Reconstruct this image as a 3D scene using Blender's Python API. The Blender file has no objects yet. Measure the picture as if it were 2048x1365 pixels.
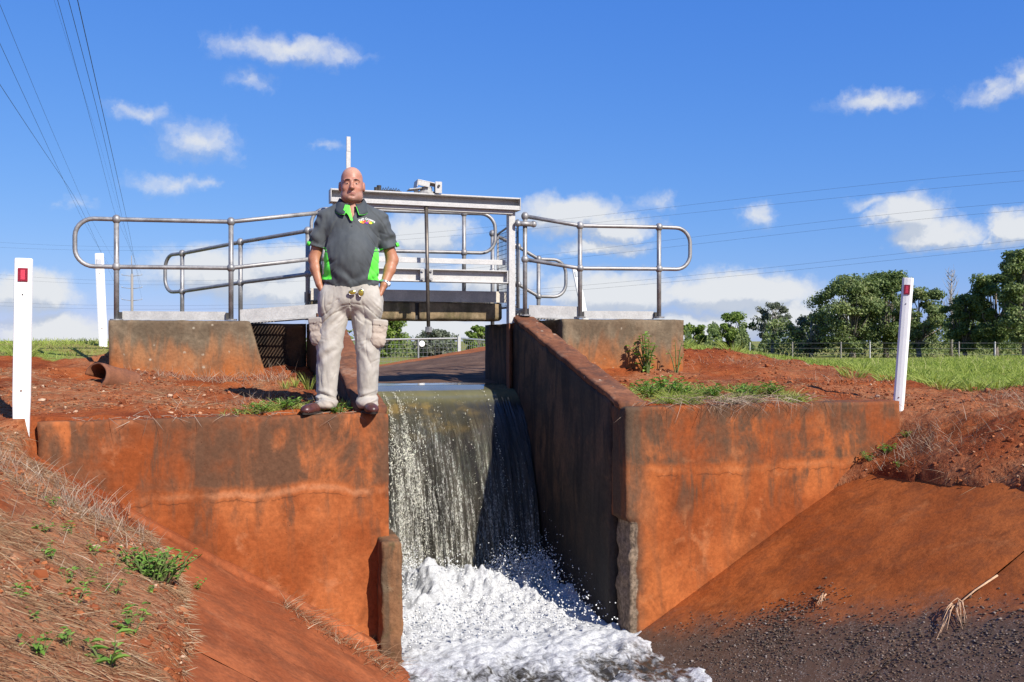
import bpy, bmesh, math, random
import numpy as np
from mathutils import Vector, Matrix

# ------------------------------------------------------------------ camera, sky, sun, exposure
SC = bpy.context.scene
COL = SC.collection
F = 1826.0                      # focal length in pixels of the 2048 wide photograph
YAW = math.radians(18)
S18, C18 = math.sin(YAW), math.cos(YAW)
EYE = np.array([0.0, 0.0, 0.51])

cam = bpy.data.cameras.new('camera')
cam.sensor_width = 36.0
cam.lens = 36.0 * F / 2048.0
cam.clip_start, cam.clip_end = 0.05, 6000.0
camo = bpy.data.objects.new('camera', cam)
COL.objects.link(camo)
camo.location = EYE
camo.rotation_euler = (math.pi / 2, 0, -YAW)
SC.camera = camo

SUN_EL = math.radians(38)
SUN_A = math.radians(40)        # right of the direction straight behind the camera
sh = np.array([-S18, -C18]) * math.cos(SUN_A) + np.array([C18, -S18]) * math.sin(SUN_A)
SUN = Vector((sh[0] * math.cos(SUN_EL), sh[1] * math.cos(SUN_EL), math.sin(SUN_EL)))
sl = bpy.data.lights.new('sun', 'SUN')
sl.energy = 4.3
sl.angle = math.radians(0.53)
sl.color = (1.0, 0.95, 0.87)
so = bpy.data.objects.new('sun', sl)
COL.objects.link(so)
so.rotation_euler = (-SUN).to_track_quat('-Z', 'Y').to_euler()
so.location = (0, 0, 30)

SC.view_settings.view_transform = 'Standard'
SC.view_settings.look = 'None'
SC.view_settings.exposure = 0.75
SC.view_settings.gamma = 1.0
SC.view_settings.use_curve_mapping = False

# ------------------------------------------------------------------ node helpers
def nd(t, typ, ins=None, **attrs):
    n = t.nodes.new(typ)
    for k, v in attrs.items():
        setattr(n, k, v)
    for k, v in (ins or {}).items():
        s = n.inputs[k]
        if isinstance(v, bpy.types.NodeSocket):
            t.links.new(v, s)
        else:
            s.default_value = v
    return n

def mth(t, op, a, b=None, c=None, clamp=False):
    ins = {0: a}
    if b is not None: ins[1] = b
    if c is not None: ins[2] = c
    n = nd(t, 'ShaderNodeMath', ins, operation=op)
    n.use_clamp = clamp
    return n.outputs[0]

def vmul(t, v, s):
    return nd(t, 'ShaderNodeVectorMath', {0: v, 1: s}, operation='MULTIPLY').outputs[0]

def vadd(t, v, s):
    return nd(t, 'ShaderNodeVectorMath', {0: v, 1: s}, operation='ADD').outputs[0]

def noise(t, v, scale, detail=4, rough=0.55, dist=0.0):
    return nd(t, 'ShaderNodeTexNoise', {'Vector': v, 'Scale': scale, 'Detail': detail, 'Roughness': rough,
                                        'Distortion': dist}).outputs['Fac']

def voro(t, v, scale, feature='F1'):
    return nd(t, 'ShaderNodeTexVoronoi', {'Vector': v, 'Scale': scale}, feature=feature).outputs['Distance']

def sstep(t, f, a, b, lo=0.0, hi=1.0):
    return nd(t, 'ShaderNodeMapRange', {'Value': f, 'From Min': a, 'From Max': b, 'To Min': lo, 'To Max': hi},
              interpolation_type='SMOOTHSTEP').outputs[0]

def lin(t, f, a, b, lo=0.0, hi=1.0):
    return nd(t, 'ShaderNodeMapRange', {'Value': f, 'From Min': a, 'From Max': b, 'To Min': lo, 'To Max': hi}).outputs[0]

def ramp(t, f, stops):
    n = nd(t, 'ShaderNodeValToRGB', {'Fac': f})
    e = n.color_ramp.elements
    while len(e) < len(stops): e.new(0.5)
    for el, (p, c) in zip(e, stops):
        el.position = p
        el.color = (*c, 1.0)
    return n.outputs['Color']

def rgba(c):
    return c if isinstance(c, bpy.types.NodeSocket) else (*c, 1.0)

def mix(t, f, a, b, blend='MIX'):
    n = nd(t, 'ShaderNodeMix', data_type='RGBA', blend_type=blend)
    for sock, v in ((n.inputs[0], f), (n.inputs[6], rgba(a)), (n.inputs[7], rgba(b))):
        if isinstance(v, bpy.types.NodeSocket): t.links.new(v, sock)
        else: sock.default_value = v
    return n.outputs[2]

def bump(t, h, strength=0.3, dist=0.01, normal=None):
    ins = {'Height': h, 'Strength': strength, 'Distance': dist}
    if normal is not None: ins['Normal'] = normal
    return nd(t, 'ShaderNodeBump', ins).outputs[0]

def new_mat(name):
    m = bpy.data.materials.new(name)
    m.use_nodes = True
    t = m.node_tree
    t.nodes.clear()
    out = nd(t, 'ShaderNodeOutputMaterial')
    pos = nd(t, 'ShaderNodeTexCoord').outputs['Object']
    return m, t, out, pos

def finish(t, out, color, rough=0.8, normal=None, metallic=0.0, spec=0.3, **kw):
    ins = {'Base Color': rgba(color), 'Roughness': rough, 'Metallic': metallic, 'Specular IOR Level': spec}
    ins.update(kw)
    if normal is not None: ins['Normal'] = normal
    b = nd(t, 'ShaderNodeBsdfPrincipled', ins)
    t.links.new(b.outputs[0], out.inputs[0])
    return b

def xyz(t, v):
    return nd(t, 'ShaderNodeSeparateXYZ', {0: v}).outputs

# ------------------------------------------------------------------ sky with cumulus clouds
def px_azel(px, py):
    k, v = (px - 1024) / F, (682.5 - py) / F
    d = np.array([k * C18 + S18, -k * S18 + C18, v])
    d /= np.linalg.norm(d)
    return math.atan2(d[0], d[1]), math.asin(d[2])

CLOUDS = [  # centre x, y, half width, half height in the photograph, density
    (575, 100, 150, 32, 0.74), (690, 110, 60, 18, 0.50), (500, 163, 42, 20, 0.42), (283, 228, 64, 20, 0.52), (398, 285, 84, 44, 0.60),
    (335, 367, 82, 21, 0.54), (405, 372, 30, 12, 0.40), (60, 585, 110, 45.4, 1.32), (120, 668, 150, 45.4, 1.32),
    (430, 545, 150, 54, 1.25), (570, 575, 170, 59.4, 1.25), (560, 520, 90, 38.9, 1.19), (850, 472, 95, 45.4, 1.25), (800, 520, 110, 32.4, 1.19),
    (1150, 430, 115, 41, 1.25), (1230, 455, 90, 28.1, 1.12), (1190, 493, 105, 19.4, 1.06), (1240, 590, 160, 51.8, 1.45), (1480, 590, 190, 47.5, 1.45),
    (1560, 640, 160, 43.2, 1.32), (1400, 660, 150, 32.4, 1.32), (1520, 433, 40, 25.9, 0.66), (1820, 430, 80, 45.4, 1.25), (1870, 465, 105, 36.7, 1.25), (1740, 400, 70, 16, 0.50),
    (2020, 455, 62, 36.7, 1.32), (1757, 208, 88, 24, 0.72), (1985, 183, 75, 22, 0.55), (2045, 155, 50, 34, 0.62), (1310, 405, 42, 22, 0.40),
    (870, 660, 150, 34.6, 1.32), (650, 290, 24, 12, 0.30), (155, 405, 32, 16, 0.35), (1700, 640, 90, 54, 1.06), (980, 560, 120, 49.7, 1.19)]

def cloud_group():
    g = bpy.data.node_groups.new('cloud_density', 'ShaderNodeTree')
    g.interface.new_socket('Vector', in_out='INPUT', socket_type='NodeSocketVector')
    g.interface.new_socket('Density', in_out='OUTPUT', socket_type='NodeSocketFloat')
    gi, go = g.nodes.new('NodeGroupInput'), g.nodes.new('NodeGroupOutput')
    v = gi.outputs[0]
    x, y, z = xyz(g, v)
    az = mth(g, 'ARCTAN2', x, y)
    el = mth(g, 'ARCSINE', z)
    p = nd(g, 'ShaderNodeCombineXYZ', {0: az, 1: el}).outputs[0]
    wn = nd(g, 'ShaderNodeTexNoise', {'Vector': p, 'Scale': 26.0, 'Detail': 5.0, 'Roughness': 0.62})
    off = vmul(g, vadd(g, wn.outputs['Color'], (-.5, -.5, -.5)), (0.075, 0.042, 0))
    p = nd(g, 'ShaderNodeVectorMath', {0: p, 1: off}, operation='ADD').outputs[0]
    best = None
    for cx, cy, hw, hh, a in CLOUDS:
        a0, e0 = px_azel(cx, cy)
        a1, _ = px_azel(cx + hw * 1.22, cy)
        _, e1 = px_azel(cx, cy - hh * 1.25)
        w, h = abs(a1 - a0), abs(e1 - e0)
        q = vmul(g, vadd(g, p, (-a0, -e0, 0)), (1 / w, 1 / h, 0))
        l = nd(g, 'ShaderNodeVectorMath', {0: q}, operation='LENGTH').outputs['Value']
        m = mth(g, 'MULTIPLY_ADD', l, -a, a * 1.0)
        best = m if best is None else mth(g, 'SMOOTH_MAX', best, m, 0.12)
    # the rest of the sky carries the same scattered clouds
    gen = noise(g, vmul(g, v, (1, 1, 2.2)), 3.2, 6, 0.55)
    gen = mth(g, 'SUBTRACT', sstep(g, gen, .54, .74), .05)
    aw = mth(g, 'ABSOLUTE', mth(g, 'SUBTRACT', az, YAW))
    outm = mth(g, 'MAXIMUM', sstep(g, aw, .55, .75), sstep(g, el, .40, .52))
    up = sstep(g, el, -0.01, .05)
    gen = mth(g, 'MULTIPLY', mth(g, 'MULTIPLY', gen, outm), up)
    gen = mth(g, 'MULTIPLY_ADD', gen, 1.5, -.5)
    best = mth(g, 'MAXIMUM', best, gen)
    fine = noise(g, p, 60.0, 5, 0.6)
    d = mth(g, 'ADD', best, mth(g, 'MULTIPLY', mth(g, 'SUBTRACT', fine, .5), 0.48))
    g.links.new(d, go.inputs[0])
    return g

def make_world():
    w = bpy.data.worlds.new('World')
    SC.world = w
    w.use_nodes = True
    t = w.node_tree
    t.nodes.clear()
    out = nd(t, 'ShaderNodeOutputWorld')
    sky = nd(t, 'ShaderNodeTexSky', sky_type='NISHITA')
    sky.sun_disc = False
    sky.sun_elevation = SUN_EL
    sky.sun_rotation = math.atan2(SUN.x, SUN.y)
    sky.altitude = 300
    sky.air_density = 1.0
    sky.dust_density = 0.25
    sky.ozone_density = 3.0
    # the camera's rendering of the sky: deep saturated blue that pales only slowly towards the horizon
    sp = nd(t, 'ShaderNodeSeparateColor', {0: sky.outputs[0]}).outputs
    col = nd(t, 'ShaderNodeCombineColor', {0: mth(t, 'MULTIPLY', sp[0], .345), 1: mth(t, 'MULTIPLY', mth(t, 'POWER', sp[1], .657), .85), 2: mth(t, 'MULTIPLY', mth(t, 'POWER', sp[2], .30), 2.95)}).outputs[0]
    v = nd(t, 'ShaderNodeTexCoord').outputs['Generated']
    g = cloud_group()
    def dens(vec):
        n = t.nodes.new('ShaderNodeGroup')
        n.node_tree = g
        t.links.new(vec, n.inputs[0])
        return n.outputs[0]
    d0 = dens(v)
    d1 = dens(vadd(t, v, (SUN.x * .012, 0, .018)))
    alpha = mth(t, 'MULTIPLY', sstep(t, d0, -.06, .80), .93)
    lit = sstep(t, mth(t, 'SUBTRACT', d0, d1), -.28, .22)
    thick = sstep(t, d0, .25, .95)
    shade = mix(t, lit, (2.9, 3.3, 4.0), (4.8, 4.9, 5.0))
    shade = mix(t, mth(t, 'MULTIPLY', thick, .25), shade, (4.9, 5.0, 5.15))
    c = mix(t, alpha, col, shade)
    bg = nd(t, 'ShaderNodeBackground', {'Color': c, 'Strength': 0.1})
    t.links.new(bg.outputs[0], out.inputs[0])

make_world()
SC.cycles.max_bounces = 8
SC.cycles.transparent_max_bounces = 12
SC.cycles.sample_clamp_indirect = 6.0
try:
    SC.cycles.use_denoising = True
except Exception:
    pass

# ------------------------------------------------------------------ geometry helpers
RNG = np.random.default_rng(11)
random.seed(11)

def ray(px, py):
    k, v = (px - 1024) / F, (682.5 - py) / F
    return np.array([k * C18 + S18, -k * S18 + C18, v])

def on_y(px, py, y):
    d = ray(px, py)
    return EYE + d * (y / d[1])

def at_t(px, py, t):
    return EYE + ray(px, py) * t

def hash3(ix, iy, iz, seed):
    n = (ix.astype(np.int64) * 374761393 + iy.astype(np.int64) * 668265263 + iz.astype(np.int64) * 2147483647 + seed * 1274126177) & 0xFFFFFFFF
    n = ((n ^ (n >> 13)) * 1274126177) & 0xFFFFFFFF
    n = ((n ^ (n >> 16)) * 2246822519) & 0xFFFFFFFF
    return ((n ^ (n >> 15)) & 0xFFFFFF) / float(0xFFFFFF)

def vnoise(p, seed=0):
    """value noise in 0..1 at points (N,3)"""
    i = np.floor(p)
    f = p - i
    f = f * f * (3 - 2 * f)
    i = i.astype(np.int64)
    r = 0
    for dx in (0, 1):
        wx = f[:, 0] if dx else 1 - f[:, 0]
        for dy in (0, 1):
            wy = f[:, 1] if dy else 1 - f[:, 1]
            for dz in (0, 1):
                wz = f[:, 2] if dz else 1 - f[:, 2]
                r = r + wx * wy * wz * hash3(i[:, 0] + dx, i[:, 1] + dy, i[:, 2] + dz, seed)
    return r

def fbm(p, octaves=4, seed=0, gain=0.5):
    """fractal noise roughly -1..1"""
    p = np.asarray(p, float)
    a, s, tot = 1.0, 0, 0.0
    for o in range(octaves):
        s = s + a * (vnoise(p * (2.03 ** o) + 17.3 * o, seed + o) * 2 - 1)
        tot += a
        a *= gain
    return s / tot * 1.5

def ss(x, a, b):
    u = np.clip((x - a) / (b - a), 0, 1)
    return u * u * (3 - 2 * u)

def np_mesh(name, V, quads=None, tris=None, smooth=True, attrs=None):
    V = np.asarray(V, np.float32)
    nq = 0 if quads is None else len(quads)
    nt = 0 if tris is None else len(tris)
    me = bpy.data.meshes.new(name)
    me.vertices.add(len(V))
    me.vertices.foreach_set('co', V.ravel())
    idx = np.concatenate([np.asarray(a, np.int32).ravel() for a in (quads, tris) if a is not None and len(a)])
    me.loops.add(len(idx))
    me.loops.foreach_set('vertex_index', idx)
    me.polygons.add(nq + nt)
    me.polygons.foreach_set('loop_start', np.concatenate([np.arange(nq) * 4, nq * 4 + np.arange(nt) * 3]).astype(np.int32))
    me.polygons.foreach_set('use_smooth', np.full(nq + nt, smooth))
    me.update(calc_edges=True)
    for k, v in (attrs or {}).items():
        a = me.attributes.new(k, 'FLOAT', 'POINT')
        a.data.foreach_set('value', np.asarray(v, np.float32))
    me.validate()
    return me

def mk(name, me, mat=None, parent=None, **props):
    o = bpy.data.objects.new(name, me)
    COL.objects.link(o)
    if mat is not None and me is not None and not me.materials:
        me.materials.append(mat)
    if parent is not None:
        o.parent = parent
    for k, v in props.items():
        o[k] = v
    return o

def tag(o, label, category, group=None):
    o['label'] = label
    o['category'] = category
    if group: o['group'] = group
    return o

def empty(name, loc, label, category, group=None, rz=0.0):
    o = mk(name, None)
    o.empty_display_size = 0.1
    o.location = [float(q) for q in loc]
    o.rotation_euler = (0, 0, rz)
    return tag(o, label, category, group)

def copy_tree(o, parent=None):
    c = o.copy()
    COL.objects.link(c)
    if parent is not None: c.parent = parent
    for ch in list(o.children):
        copy_tree(ch, c)
    return c

class Geo:
    """collects shapes into one mesh"""
    def __init__(self):
        self.V, self.Q, self.T, self.n = [], [], [], 0
    def add(self, V, quads=(), tris=()):
        V = np.asarray(V, float)
        if len(quads): self.Q.append(np.asarray(quads, int) + self.n)
        if len(tris): self.T.append(np.asarray(tris, int) + self.n)
        self.V.append(V)
        self.n += len(V)
        return self
    def box(self, lo, hi, rot=None, about=None):
        x0, y0, z0 = lo; x1, y1, z1 = hi
        V = np.array([[x, y, z] for z in (z0, z1) for x, y in ((x0, y0), (x1, y0), (x1, y1), (x0, y1))], float)
        if rot is not None:
            c = V.mean(0) if about is None else np.array(about)
            V = (V - c) @ np.array(rot.to_3x3()).T + c
        return self.add(V, [[3, 2, 1, 0], [4, 5, 6, 7], [0, 1, 5, 4], [1, 2, 6, 5], [2, 3, 7, 6], [3, 0, 4, 7]])
    def hexa(self, V):
        return self.add(V, [[3, 2, 1, 0], [4, 5, 6, 7], [0, 1, 5, 4], [1, 2, 6, 5], [2, 3, 7, 6], [3, 0, 4, 7]])
    def tube(self, path, r, seg=10, cap=True, closed=False):
        P = np.asarray(path, float)
        n = len(P)
        rr = np.full(n, r, float) if np.isscalar(r) else np.asarray(r, float)
        T = np.roll(P, -1, 0) - np.roll(P, 1, 0) if closed else np.gradient(P, axis=0)
        T /= np.linalg.norm(T, axis=1)[:, None] + 1e-12
        up = np.array([0, 0, 1.0]) if abs(T[0][2]) < .9 else np.array([1.0, 0, 0])
        u = np.cross(T[0], up); u /= np.linalg.norm(u)
        rings = []
        for i in range(n):
            u = u - T[i] * np.dot(u, T[i]); u /= np.linalg.norm(u) + 1e-12
            w = np.cross(T[i], u)
            a = np.arange(seg) * 2 * np.pi / seg
            rings.append(P[i] + rr[i] * (np.cos(a)[:, None] * u + np.sin(a)[:, None] * w))
        V = np.concatenate(rings)
        q = []
        for i in range(n if closed else n - 1):
            j = (i + 1) % n
            for k in range(seg):
                l = (k + 1) % seg
                q.append([i * seg + k, i * seg + l, j * seg + l, j * seg + k])
        tr = []
        if cap and not closed:
            V = np.vstack([V, P[0], P[-1]])
            a, b = n * seg, n * seg + 1
            for k in range(seg):
                l = (k + 1) % seg
                tr.append([a, l, k]); tr.append([b, (n - 1) * seg + k, (n - 1) * seg + l])
        return self.add(V, q, tr)
    def ball(self, c, r, seg=10, rings=7):
        rad = np.array([r, r, r]) if np.isscalar(r) else np.array(r)
        V = [np.array([0, 0, -1.0])]
        for i in range(1, rings):
            ph = -np.pi / 2 + np.pi * i / rings
            for k in range(seg):
                a = 2 * np.pi * k / seg
                V.append(np.array([np.cos(ph) * np.cos(a), np.cos(ph) * np.sin(a), np.sin(ph)]))
        V.append(np.array([0, 0, 1.0]))
        V = np.array(V) * rad + np.array(c)
        q, tr = [], []
        for k in range(seg):
            l = (k + 1) % seg
            tr.append([0, 1 + l, 1 + k])
            tr.append([len(V) - 1, 1 + (rings - 2) * seg + k, 1 + (rings - 2) * seg + l])
            for i in range(rings - 2):
                q.append([1 + i * seg + k, 1 + i * seg + l, 1 + (i + 1) * seg + l, 1 + (i + 1) * seg + k])
        return self.add(V, q, tr)
    def extrude_x(self, prof, x0, x1):
        """closed (y,z) profile, counter-clockwise seen from +x, extruded along x; ends capped by fans"""
        n = len(prof)
        V = [[x, y, z] for x in (x0, x1) for y, z in prof]
        q = [[i, (i + 1) % n, n + (i + 1) % n, n + i] for i in range(n)]
        return self.add(V, q)
    def mesh(self, name, smooth=False):
        return np_mesh(name, np.concatenate(self.V), np.concatenate(self.Q) if self.Q else None,
                       np.concatenate(self.T) if self.T else None, smooth)
    def obj(self, name, mat, parent=None, smooth=False, bevel=0.0, **props):
        o = mk(name, self.mesh(name, smooth), mat, parent, **props)
        if bevel:
            b = o.modifiers.new('bevel', 'BEVEL')
            b.width, b.segments, b.limit_method = bevel, 2, 'ANGLE'
        return o

def hexa_grid(C, step, amp=0.006, freq=6.0, chip=0.02, chip_freq=5.0, seed=0, rnd=0.004, post=None):
    """concrete solid from 8 corners (bottom ring then top ring), finely divided, with uneven faces and worn edges"""
    C = np.asarray(C, float).reshape(2, 4, 3)
    cube = {}
    for b in range(2):
        for i, (u, v) in enumerate(((0, 0), (1, 0), (1, 1), (0, 1))):
            cube[(u, v, b)] = C[b][i]
    def tri(uvw):
        u, v, w = uvw.T
        r = 0
        for (a, b, c), p in cube.items():
            r = r + ((u if a else 1 - u) * (v if b else 1 - v) * (w if c else 1 - w))[:, None] * p
        return r
    L = [np.linalg.norm(cube[(1, 0, 0)] - cube[(0, 0, 0)]), np.linalg.norm(cube[(0, 1, 0)] - cube[(0, 0, 0)]),
         max(np.linalg.norm(cube[(0, 0, 1)] - cube[(0, 0, 0)]), np.linalg.norm(cube[(1, 0, 1)] - cube[(1, 0, 0)]))]
    N = [max(2, int(math.ceil(l / step))) for l in L]
    key, UV, quads = {}, [], []
    def vid(i, j, k):
        t = (i, j, k)
        if t not in key:
            key[t] = len(UV)
            UV.append((i / N[0], j / N[1], k / N[2]))
        return key[t]
    for ax in range(3):
        a1, a2 = [(1, 2), (2, 0), (0, 1)][ax]
        for side in (0, N[ax]):
            for p in range(N[a1]):
                for q in range(N[a2]):
                    f = []
                    for dp, dq in ((0, 0), (1, 0), (1, 1), (0, 1)):
                        t = [0, 0, 0]
                        t[ax], t[a1], t[a2] = side, p + dp, q + dq
                        f.append(vid(*t))
                    quads.append(f if side else f[::-1])
    UV = np.array(UV)
    P = tri(UV)
    cen = tri(np.array([[.5, .5, .5]]))[0]
    # distance to the two nearest faces in metres: round and chip the edges
    D = np.stack([np.minimum(UV[:, a], 1 - UV[:, a]) * L[a] for a in range(3)], 1)
    Ds = np.sort(D, 1)
    edge = Ds[:, 1]
    inn = np.zeros_like(P)
    for a in range(3):
        e = np.zeros(3); e[a] = 1
        dirv = tri(np.clip(UV + e * .5, 0, 1)) - tri(np.clip(UV - e * .5, 0, 1))
        dirv /= np.linalg.norm(dirv, axis=1)[:, None] + 1e-9
        s = np.where(UV[:, a] < .5, 1.0, -1.0)
        inn += dirv * (s * (D[:, a] < 1.5 * step))[:, None]
    ch = np.clip(fbm(P * chip_freq, 4, seed + 5) - .1, 0, 1)
    P2 = P + inn * ((np.exp(-edge / (step * .6)) * (rnd + chip * ch))[:, None])
    nv = np.stack([fbm(P * freq, 4, seed + 31 * i) for i in range(3)], 1)
    P2 = P2 + nv * amp
    if post is not None: P2 = post(P2)
    return np_mesh('concrete', P2, quads, None, True)

ICO = None
def ico():
    global ICO
    if ICO is None:
        bm = bmesh.new()
        bmesh.ops.create_icosphere(bm, subdivisions=1, radius=1.0)
        ICO = (np.array([v.co[:] for v in bm.verts]), np.array([[v.index for v in f.verts] for f in bm.faces]))
        bm.free()
    return ICO

def blobs(name, P, R, squash=(1, 1, 1), jitter=0.2, smooth=False, attrs=True):
    V0, T0 = ico()
    P = np.asarray(P, float); n = len(P)
    R = np.broadcast_to(np.asarray(R, float), (n,))
    q = RNG.normal(size=(n, 4)); q /= np.linalg.norm(q, axis=1)[:, None]
    w, x, y, z = q.T
    M = np.stack([1 - 2 * (y * y + z * z), 2 * (x * y - z * w), 2 * (x * z + y * w), 2 * (x * y + z * w), 1 - 2 * (x * x + z * z), 2 * (y * z - x * w),
                  2 * (x * z - y * w), 2 * (y * z + x * w), 1 - 2 * (x * x + y * y)], 1).reshape(n, 3, 3)
    base = V0[None] * (1 + jitter * RNG.normal(size=(n, len(V0), 1)))
    V = np.einsum('nij,nvj->nvi', M, base * RNG.uniform(.7, 1.2, (n, 1, 3))) * np.asarray(squash)
    V = V * R[:, None, None] + P[:, None]
    T = (T0[None] + (np.arange(n) * len(V0))[:, None, None]).reshape(-1, 3)
    return np_mesh(name, V.reshape(-1, 3), None, T, smooth, {'tint': np.repeat(RNG.random(n), len(V0))} if attrs else None)

def blades(name, P, D, L, Wd, droop=0.5, tint=None, seed=3):
    """bent tapering blades: base points, directions, lengths, widths"""
    rng = np.random.default_rng(seed)
    n = len(P)
    D = D / np.linalg.norm(D, axis=1)[:, None]
    a = rng.uniform(0, 2 * np.pi, n)
    side = np.stack([np.cos(a), np.sin(a), 0 * a], 1)
    side = np.cross(D, side); side /= np.linalg.norm(side, axis=1)[:, None] + 1e-9
    L = np.broadcast_to(L, (n,))[:, None]; Wd = np.broadcast_to(Wd, (n,))[:, None]
    hor = D.copy(); hor[:, 2] = 0
    hor = hor + rng.normal(0, .3, (n, 3)) * np.array([1, 1, 0])
    c = []
    for s in (0, .4, .75, 1.0):
        c.append(P + D * L * s + (hor * droop - np.array([0, 0, .55 * droop])) * L * s * s)
    V = np.stack([c[0] - side * Wd * .5, c[0] + side * Wd * .5, c[1] - side * Wd * .45, c[1] + side * Wd * .45,
                  c[2] - side * Wd * .28, c[2] + side * Wd * .28, c[3]], 1)
    o = (np.arange(n) * 7)[:, None]
    Q = np.concatenate([o + np.array([0, 1, 3, 2]), o + np.array([2, 3, 5, 4])])
    T = o + np.array([4, 5, 6])
    if tint is None: tint = rng.random(n)
    return np_mesh(name, V.reshape(-1, 3), Q, T, False, {'tint': np.repeat(tint, 7)})
# ------------------------------------------------------------------ materials
def concrete_mat(name, base_lo, base_hi, dark, pale, streak=0.5, joint=None, top_grey=None, low_orange=None, wet=None, spots=0.0,
                 rough=0.88, bump_s=0.5, grey_edge=None, moss=None, broken=None, speck=None, slope=0.0, line_s=.7, gate=0.5):
    m, t, out, pos = new_mat(name)
    x, y, z = xyz(t, pos)
    n1 = noise(t, pos, 1.6, 6, .6)
    n2 = noise(t, vmul(t, pos, (1, 1, .22)), 7.5, 6, .62, .6)
    n3 = noise(t, pos, 34, 5, .65)
    n4 = noise(t, pos, 4.5, 5, .6, .4)
    col = mix(t, sstep(t, n1, .36, .66), base_lo, base_hi)
    n5 = noise(t, vmul(t, pos, (1, 1, .7)), 2.9, 7, .66, .5)
    col = mix(t, mth(t, 'MULTIPLY', sstep(t, n5, .50, .66), .6), col, tuple(a * .55 + b * .1 for a, b in zip(base_lo, dark)))
    col = mix(t, mth(t, 'MULTIPLY', sstep(t, n4, .56, .72), .45), col, pale)
    if low_orange:
        za, zb, c = low_orange
        zz = mth(t, 'ADD', z, mth(t, 'MULTIPLY', mth(t, 'SUBTRACT', n4, .5), .35))
        col = mix(t, sstep(t, zz, zb, za), col, c)
    sm = mth(t, 'MULTIPLY', sstep(t, n2, gate - .05, gate + .12), streak)
    if joint is not None:
        wav = noise(t, vmul(t, pos, (1.8, 1.8, 0)), 1.3, 4, .6)
        zj = mth(t, 'ADD', z, mth(t, 'MULTIPLY', mth(t, 'SUBTRACT', wav, .5), .26))
        zj = mth(t, 'SUBTRACT', zj, joint)
        above = mth(t, 'MULTIPLY', sstep(t, zj, .01, .07), sstep(t, n1, .30, .52))
        below = mth(t, 'MULTIPLY', mth(t, 'MULTIPLY', sstep(t, zj, -.52, -.15), sstep(t, zj, .0, -.05)), mth(t, 'MULTIPLY', mth(t, 'MULTIPLY', sstep(t, n2, .46, .62), sstep(t, n5, .40, .58)), .8))
        sm = mth(t, 'MAXIMUM', mth(t, 'MULTIPLY', sm, sstep(t, z, joint - .35, joint + .2, .35, 1)), below)
        sm = mth(t, 'MAXIMUM', sm, mth(t, 'MULTIPLY', above, mth(t, 'MULTIPLY', sstep(t, n2, .28, .56, .30, .95), sstep(t, n5, .31, .50))))
        line = mth(t, 'MULTIPLY', mth(t, 'MULTIPLY', sstep(t, zj, -.035, -.005), sstep(t, zj, .035, .0)), sstep(t, n4, .3, .5))
    col = mix(t, sm, col, dark)
    if joint is not None:
        col = mix(t, mth(t, 'MULTIPLY', line, mth(t, 'MULTIPLY', sstep(t, n1, .35, .6), line_s)), col, pale)
        crack = mth(t, 'MULTIPLY', mth(t, 'MULTIPLY', sstep(t, zj, -.052, -.045), sstep(t, zj, -.036, -.043)), sstep(t, n4, .42, .5))
        col = mix(t, mth(t, 'MULTIPLY', crack, .4), col, (.03, .012, .008))
    if grey_edge:
        xa, xb, c = grey_edge
        xx = mth(t, 'ADD', x, mth(t, 'MULTIPLY', mth(t, 'SUBTRACT', n4, .5), .18))
        col = mix(t, mth(t, 'MULTIPLY', sstep(t, xx, xb, xa), sstep(t, n2, .3, .6, .35, .9)), col, c)
    if top_grey:
        za, zb, c = top_grey
        zz = mth(t, 'ADD', z, mth(t, 'MULTIPLY', mth(t, 'SUBTRACT', n2, .5), .55))
        col = mix(t, mth(t, 'MULTIPLY', sstep(t, zz, za, zb), .88), col, mix(t, sstep(t, n4, .4, .65), c, tuple(q * 1.7 for q in c)))
    if spots:
        v = voro(t, vadd(t, pos, (.3, .2, .1)), 11)
        sp = mth(t, 'MULTIPLY', sstep(t, v, .20, .10), sstep(t, noise(t, pos, 7, 2), .54, .6))
        col = mix(t, mth(t, 'MULTIPLY', sp, spots), col, (.42, .36, .27))
    if broken:
        xb, zb, c, sgn = broken
        xx = mth(t, 'ADD', x, mth(t, 'MULTIPLY', mth(t, 'SUBTRACT', n4, .5), .10))
        bm_ = mth(t, 'MULTIPLY', sstep(t, xx, xb + sgn * .008, xb - sgn * .004), sstep(t, mth(t, 'ADD', z, mth(t, 'MULTIPLY', mth(t, 'SUBTRACT', n4, .5), .08)), zb, zb - .02))
        col = mix(t, bm_, col, mix(t, sstep(t, n3, .35, .65), c, tuple(q * 1.8 for q in c)))
    if moss:
        col = mix(t, mth(t, 'MULTIPLY', sstep(t, noise(t, pos, 5, 5, .7), .52, .68), .6), col, moss)
    r = rough
    if wet:
        za, zb, c = wet
        zz = mth(t, 'ADD', z, mth(t, 'MULTIPLY', mth(t, 'SUBTRACT', n4, .5), .4))
        if slope: zz = mth(t, 'ADD', zz, mth(t, 'MULTIPLY', mth(t, 'SUBTRACT', y, 4.3), slope))
        wm = sstep(t, zz, zb, za)
        col = mix(t, mth(t, 'MULTIPLY', wm, .9), col, c)
        r = lin(t, wm, 0, 1, rough, .55)
        if speck:
            vv = voro(t, pos, 75)
            col = mix(t, mth(t, 'MULTIPLY', mth(t, 'MULTIPLY', wm, sstep(t, vv, .42, .25)), sstep(t, noise(t, pos, 12, 4), .4, .6)), col, speck)
    col = mix(t, 1.0, col, ramp(t, n3, [(.25, (.72, .72, .72)), (.75, (1.22, 1.22, 1.22))]), 'MULTIPLY')
    pit = sstep(t, voro(t, pos, 26), .0, .13)
    pitm = mth(t, 'MULTIPLY', mth(t, 'SUBTRACT', 1.0, pit), sstep(t, n4, .5, .6))
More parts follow.
